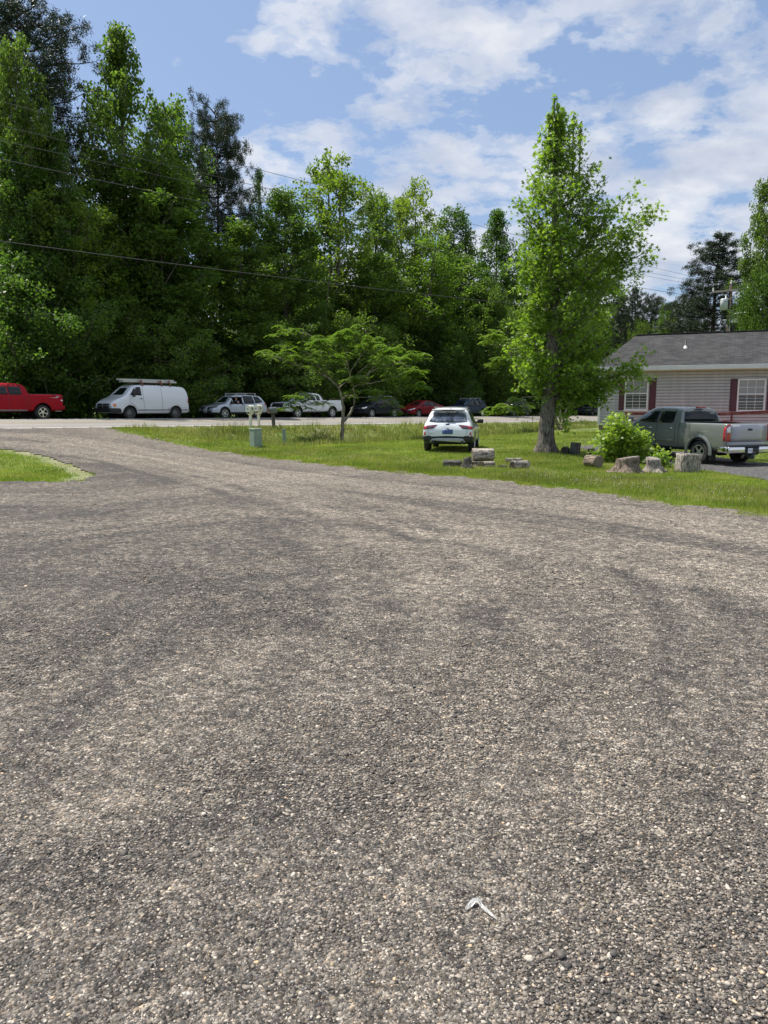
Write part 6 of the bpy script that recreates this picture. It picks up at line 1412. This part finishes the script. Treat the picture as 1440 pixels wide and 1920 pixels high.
def flowers(name, n, mask, seed, size, mat, label, zlo, zhi):
    rng = np.random.RandomState(seed); r = 11 * (34 / 11) ** rng.uniform(0, 1, n * 8); a = np.radians(rng.uniform(-22, 30, n * 8)); x = r * np.sin(a); y = r * np.cos(a); k = rng.uniform(0, 1, len(x)) < mask(x, y); x = x[k][:n]; y = y[k][:n]; z = zg(x, y) + rng.uniform(zlo, zhi, len(x))
    C = np.stack([x, y, z], 1); s_ = size * rng.uniform(.6, 1.3, len(C))[:, None] ; D = [np.array(v) for v in ((1, 0, 0), (0, 1, 0), (-1, 0, 0), (0, -1, 0), (0, 0, .8), (0, 0, -.8))]
    P = np.stack([C + d * s_ for d in D], 1).reshape(-1, 3); T = np.array([(0, 1, 4), (1, 2, 4), (2, 3, 4), (3, 0, 4), (1, 0, 5), (2, 1, 5), (3, 2, 5), (0, 3, 5)])
    Fc = (T[None] + (np.arange(len(C)) * 6)[:, None, None]).reshape(-1, 3); o = mesh_np(name, P, Fc, np.full(len(Fc), 3), mat); tag(o, label, 'flowers', kind='stuff')
M_CLV = simple('clover_flower', (.50, .42, .36), .8); M_YEL = simple('yellow_flower', (.75, .62, .05), .8)
patch = lambda x, y: np.clip(lump(x * 2.2, y * 2.0) * 1.6 - .55, 0, 1)
flowers('clover_flowers', 2400, lambda x, y: lawnmask(x, y) * strip_(x, y) * patch(x, y), 74, .010, M_CLV, 'pale pinkish clover heads scattered in the uncut grass', .07, .17)
flowers('lawn_clover', 350, lambda x, y: lawnmask(x, y) * .6, 75, .008, M_CLV, 'few pale clover heads in the mown lawn', .04, .07)
flowers('yellow_flowers', 60, lambda x, y: lawnmask(x, y) * (x < -4), 76, .016, M_YEL, 'few small yellow flowers in the grass', .06, .12)

# ---------------------------------------------------------------- loose stones of the gravel
m, k, out = new_mat('loose_stone'); M_STONE = m; b = k.n('ShaderNodeBsdfPrincipled'); b.inputs['Roughness'].default_value = .75
rn = k.n('ShaderNodeAttribute', attribute_name='rnd').outputs['Fac']
c = k.ramp(rn, [(0, (.040, .038, .036)), (.30, (.082, .073, .064)), (.55, (.15, .128, .105)), (.80, (.25, .212, .17)), (.95, (.42, .365, .30)), (.985, (.48, .43, .36)), (1.0, (.55, .38, .22))])
c = k.mix(1, c, k.ramp(k.noise(k.n('ShaderNodeTexCoord').outputs['Object'], 160, 3, .6), [(.3, .7), (.7, 1.3)]), 'MULTIPLY'); k.l(c, b.inputs['Base Color']); k.l(b.outputs[0], out.inputs[0])
def stones(name, n, r0, r1, s0, s1, seed, label, a=29.5, extra=None, hue=None):
    rng = np.random.RandomState(seed); r = r0 * (r1 / r0) ** (rng.uniform(0, 1, n)); an = np.radians(rng.uniform(-a, a, n)); x = r * np.sin(an); y = r * np.cos(an)
    ok = ~in_poly(x, y, LAWN) & ~in_poly(x, y, LEFT); x, y, r = x[ok], y[ok], r[ok]; n = len(x)
    S = np.exp(rng.normal(0, .32, n)) * np.interp(r, [r0, r1], [s0, s1])
    gphi = (1 + 5 ** .5) / 2; iv = np.array([(-1, gphi, 0), (1, gphi, 0), (-1, -gphi, 0), (1, -gphi, 0), (0, -1, gphi), (0, 1, gphi), (0, -1, -gphi), (0, 1, -gphi), (gphi, 0, -1), (gphi, 0, 1), (-gphi, 0, -1), (-gphi, 0, 1)]) / 1.9
    it = np.array([(0, 11, 5), (0, 5, 1), (0, 1, 7), (0, 7, 10), (0, 10, 11), (1, 5, 9), (5, 11, 4), (11, 10, 2), (10, 7, 6), (7, 1, 8), (3, 9, 4), (3, 4, 2), (3, 2, 6), (3, 6, 8), (3, 8, 9), (4, 9, 5), (2, 4, 11), (6, 2, 10), (8, 6, 7), (9, 8, 1)])
    V = iv[None] * (1 + rng.normal(0, .24, (n, 12, 1))); sc3 = np.stack([rng.uniform(.8, 1.3, n), rng.uniform(.6, 1.0, n), rng.uniform(.30, .62, n)], 1); V = V * sc3[:, None]
    t = rng.uniform(0, 6.28, n); c_, s_ = np.cos(t), np.sin(t); X = V[..., 0] * c_[:, None] - V[..., 1] * s_[:, None]; Y = V[..., 0] * s_[:, None] + V[..., 1] * c_[:, None]
    tl = rng.normal(0, .25, n); Z = V[..., 2] + X * tl[:, None]; V = np.stack([X, Y, Z], 2) * S[:, None, None] * .5
    bur = np.clip(.5 + .9 * wob(x * 2.1 + 5, y * 1.7), 0, 1); V = V + np.stack([x, y, zg(x, y) + .022 + S * (.13 - .26 * bur)], 1)[:, None]
    Fc = (it[None] + (np.arange(n) * 12)[:, None, None]).reshape(-1, 3); rr_ = rng.uniform(0, 1, n) if hue is None else rng.uniform(*hue, n)
    o = mesh_np(name, V.reshape(-1, 3), Fc, np.full(len(Fc), 3), M_STONE, attrs={'rnd': ('FACE', np.repeat(rr_, 20))}); tag(o, label, 'gravel', kind='stuff'); print(name, n); return o
stones('gravel_stones', 105000, 1.75, 8.5, .0092, .0125, 81, 'loose dark and pale gravel stones covering the yard')
stones('larger_gravel_stones', 2600, 1.8, 16, .016, .022, 82, 'larger loose stones scattered over the gravel')
stones('pale_gravel_stones', 260, 1.8, 12, .015, .020, 83, 'scattered whitish stones on the gravel', hue=(.93, .985))
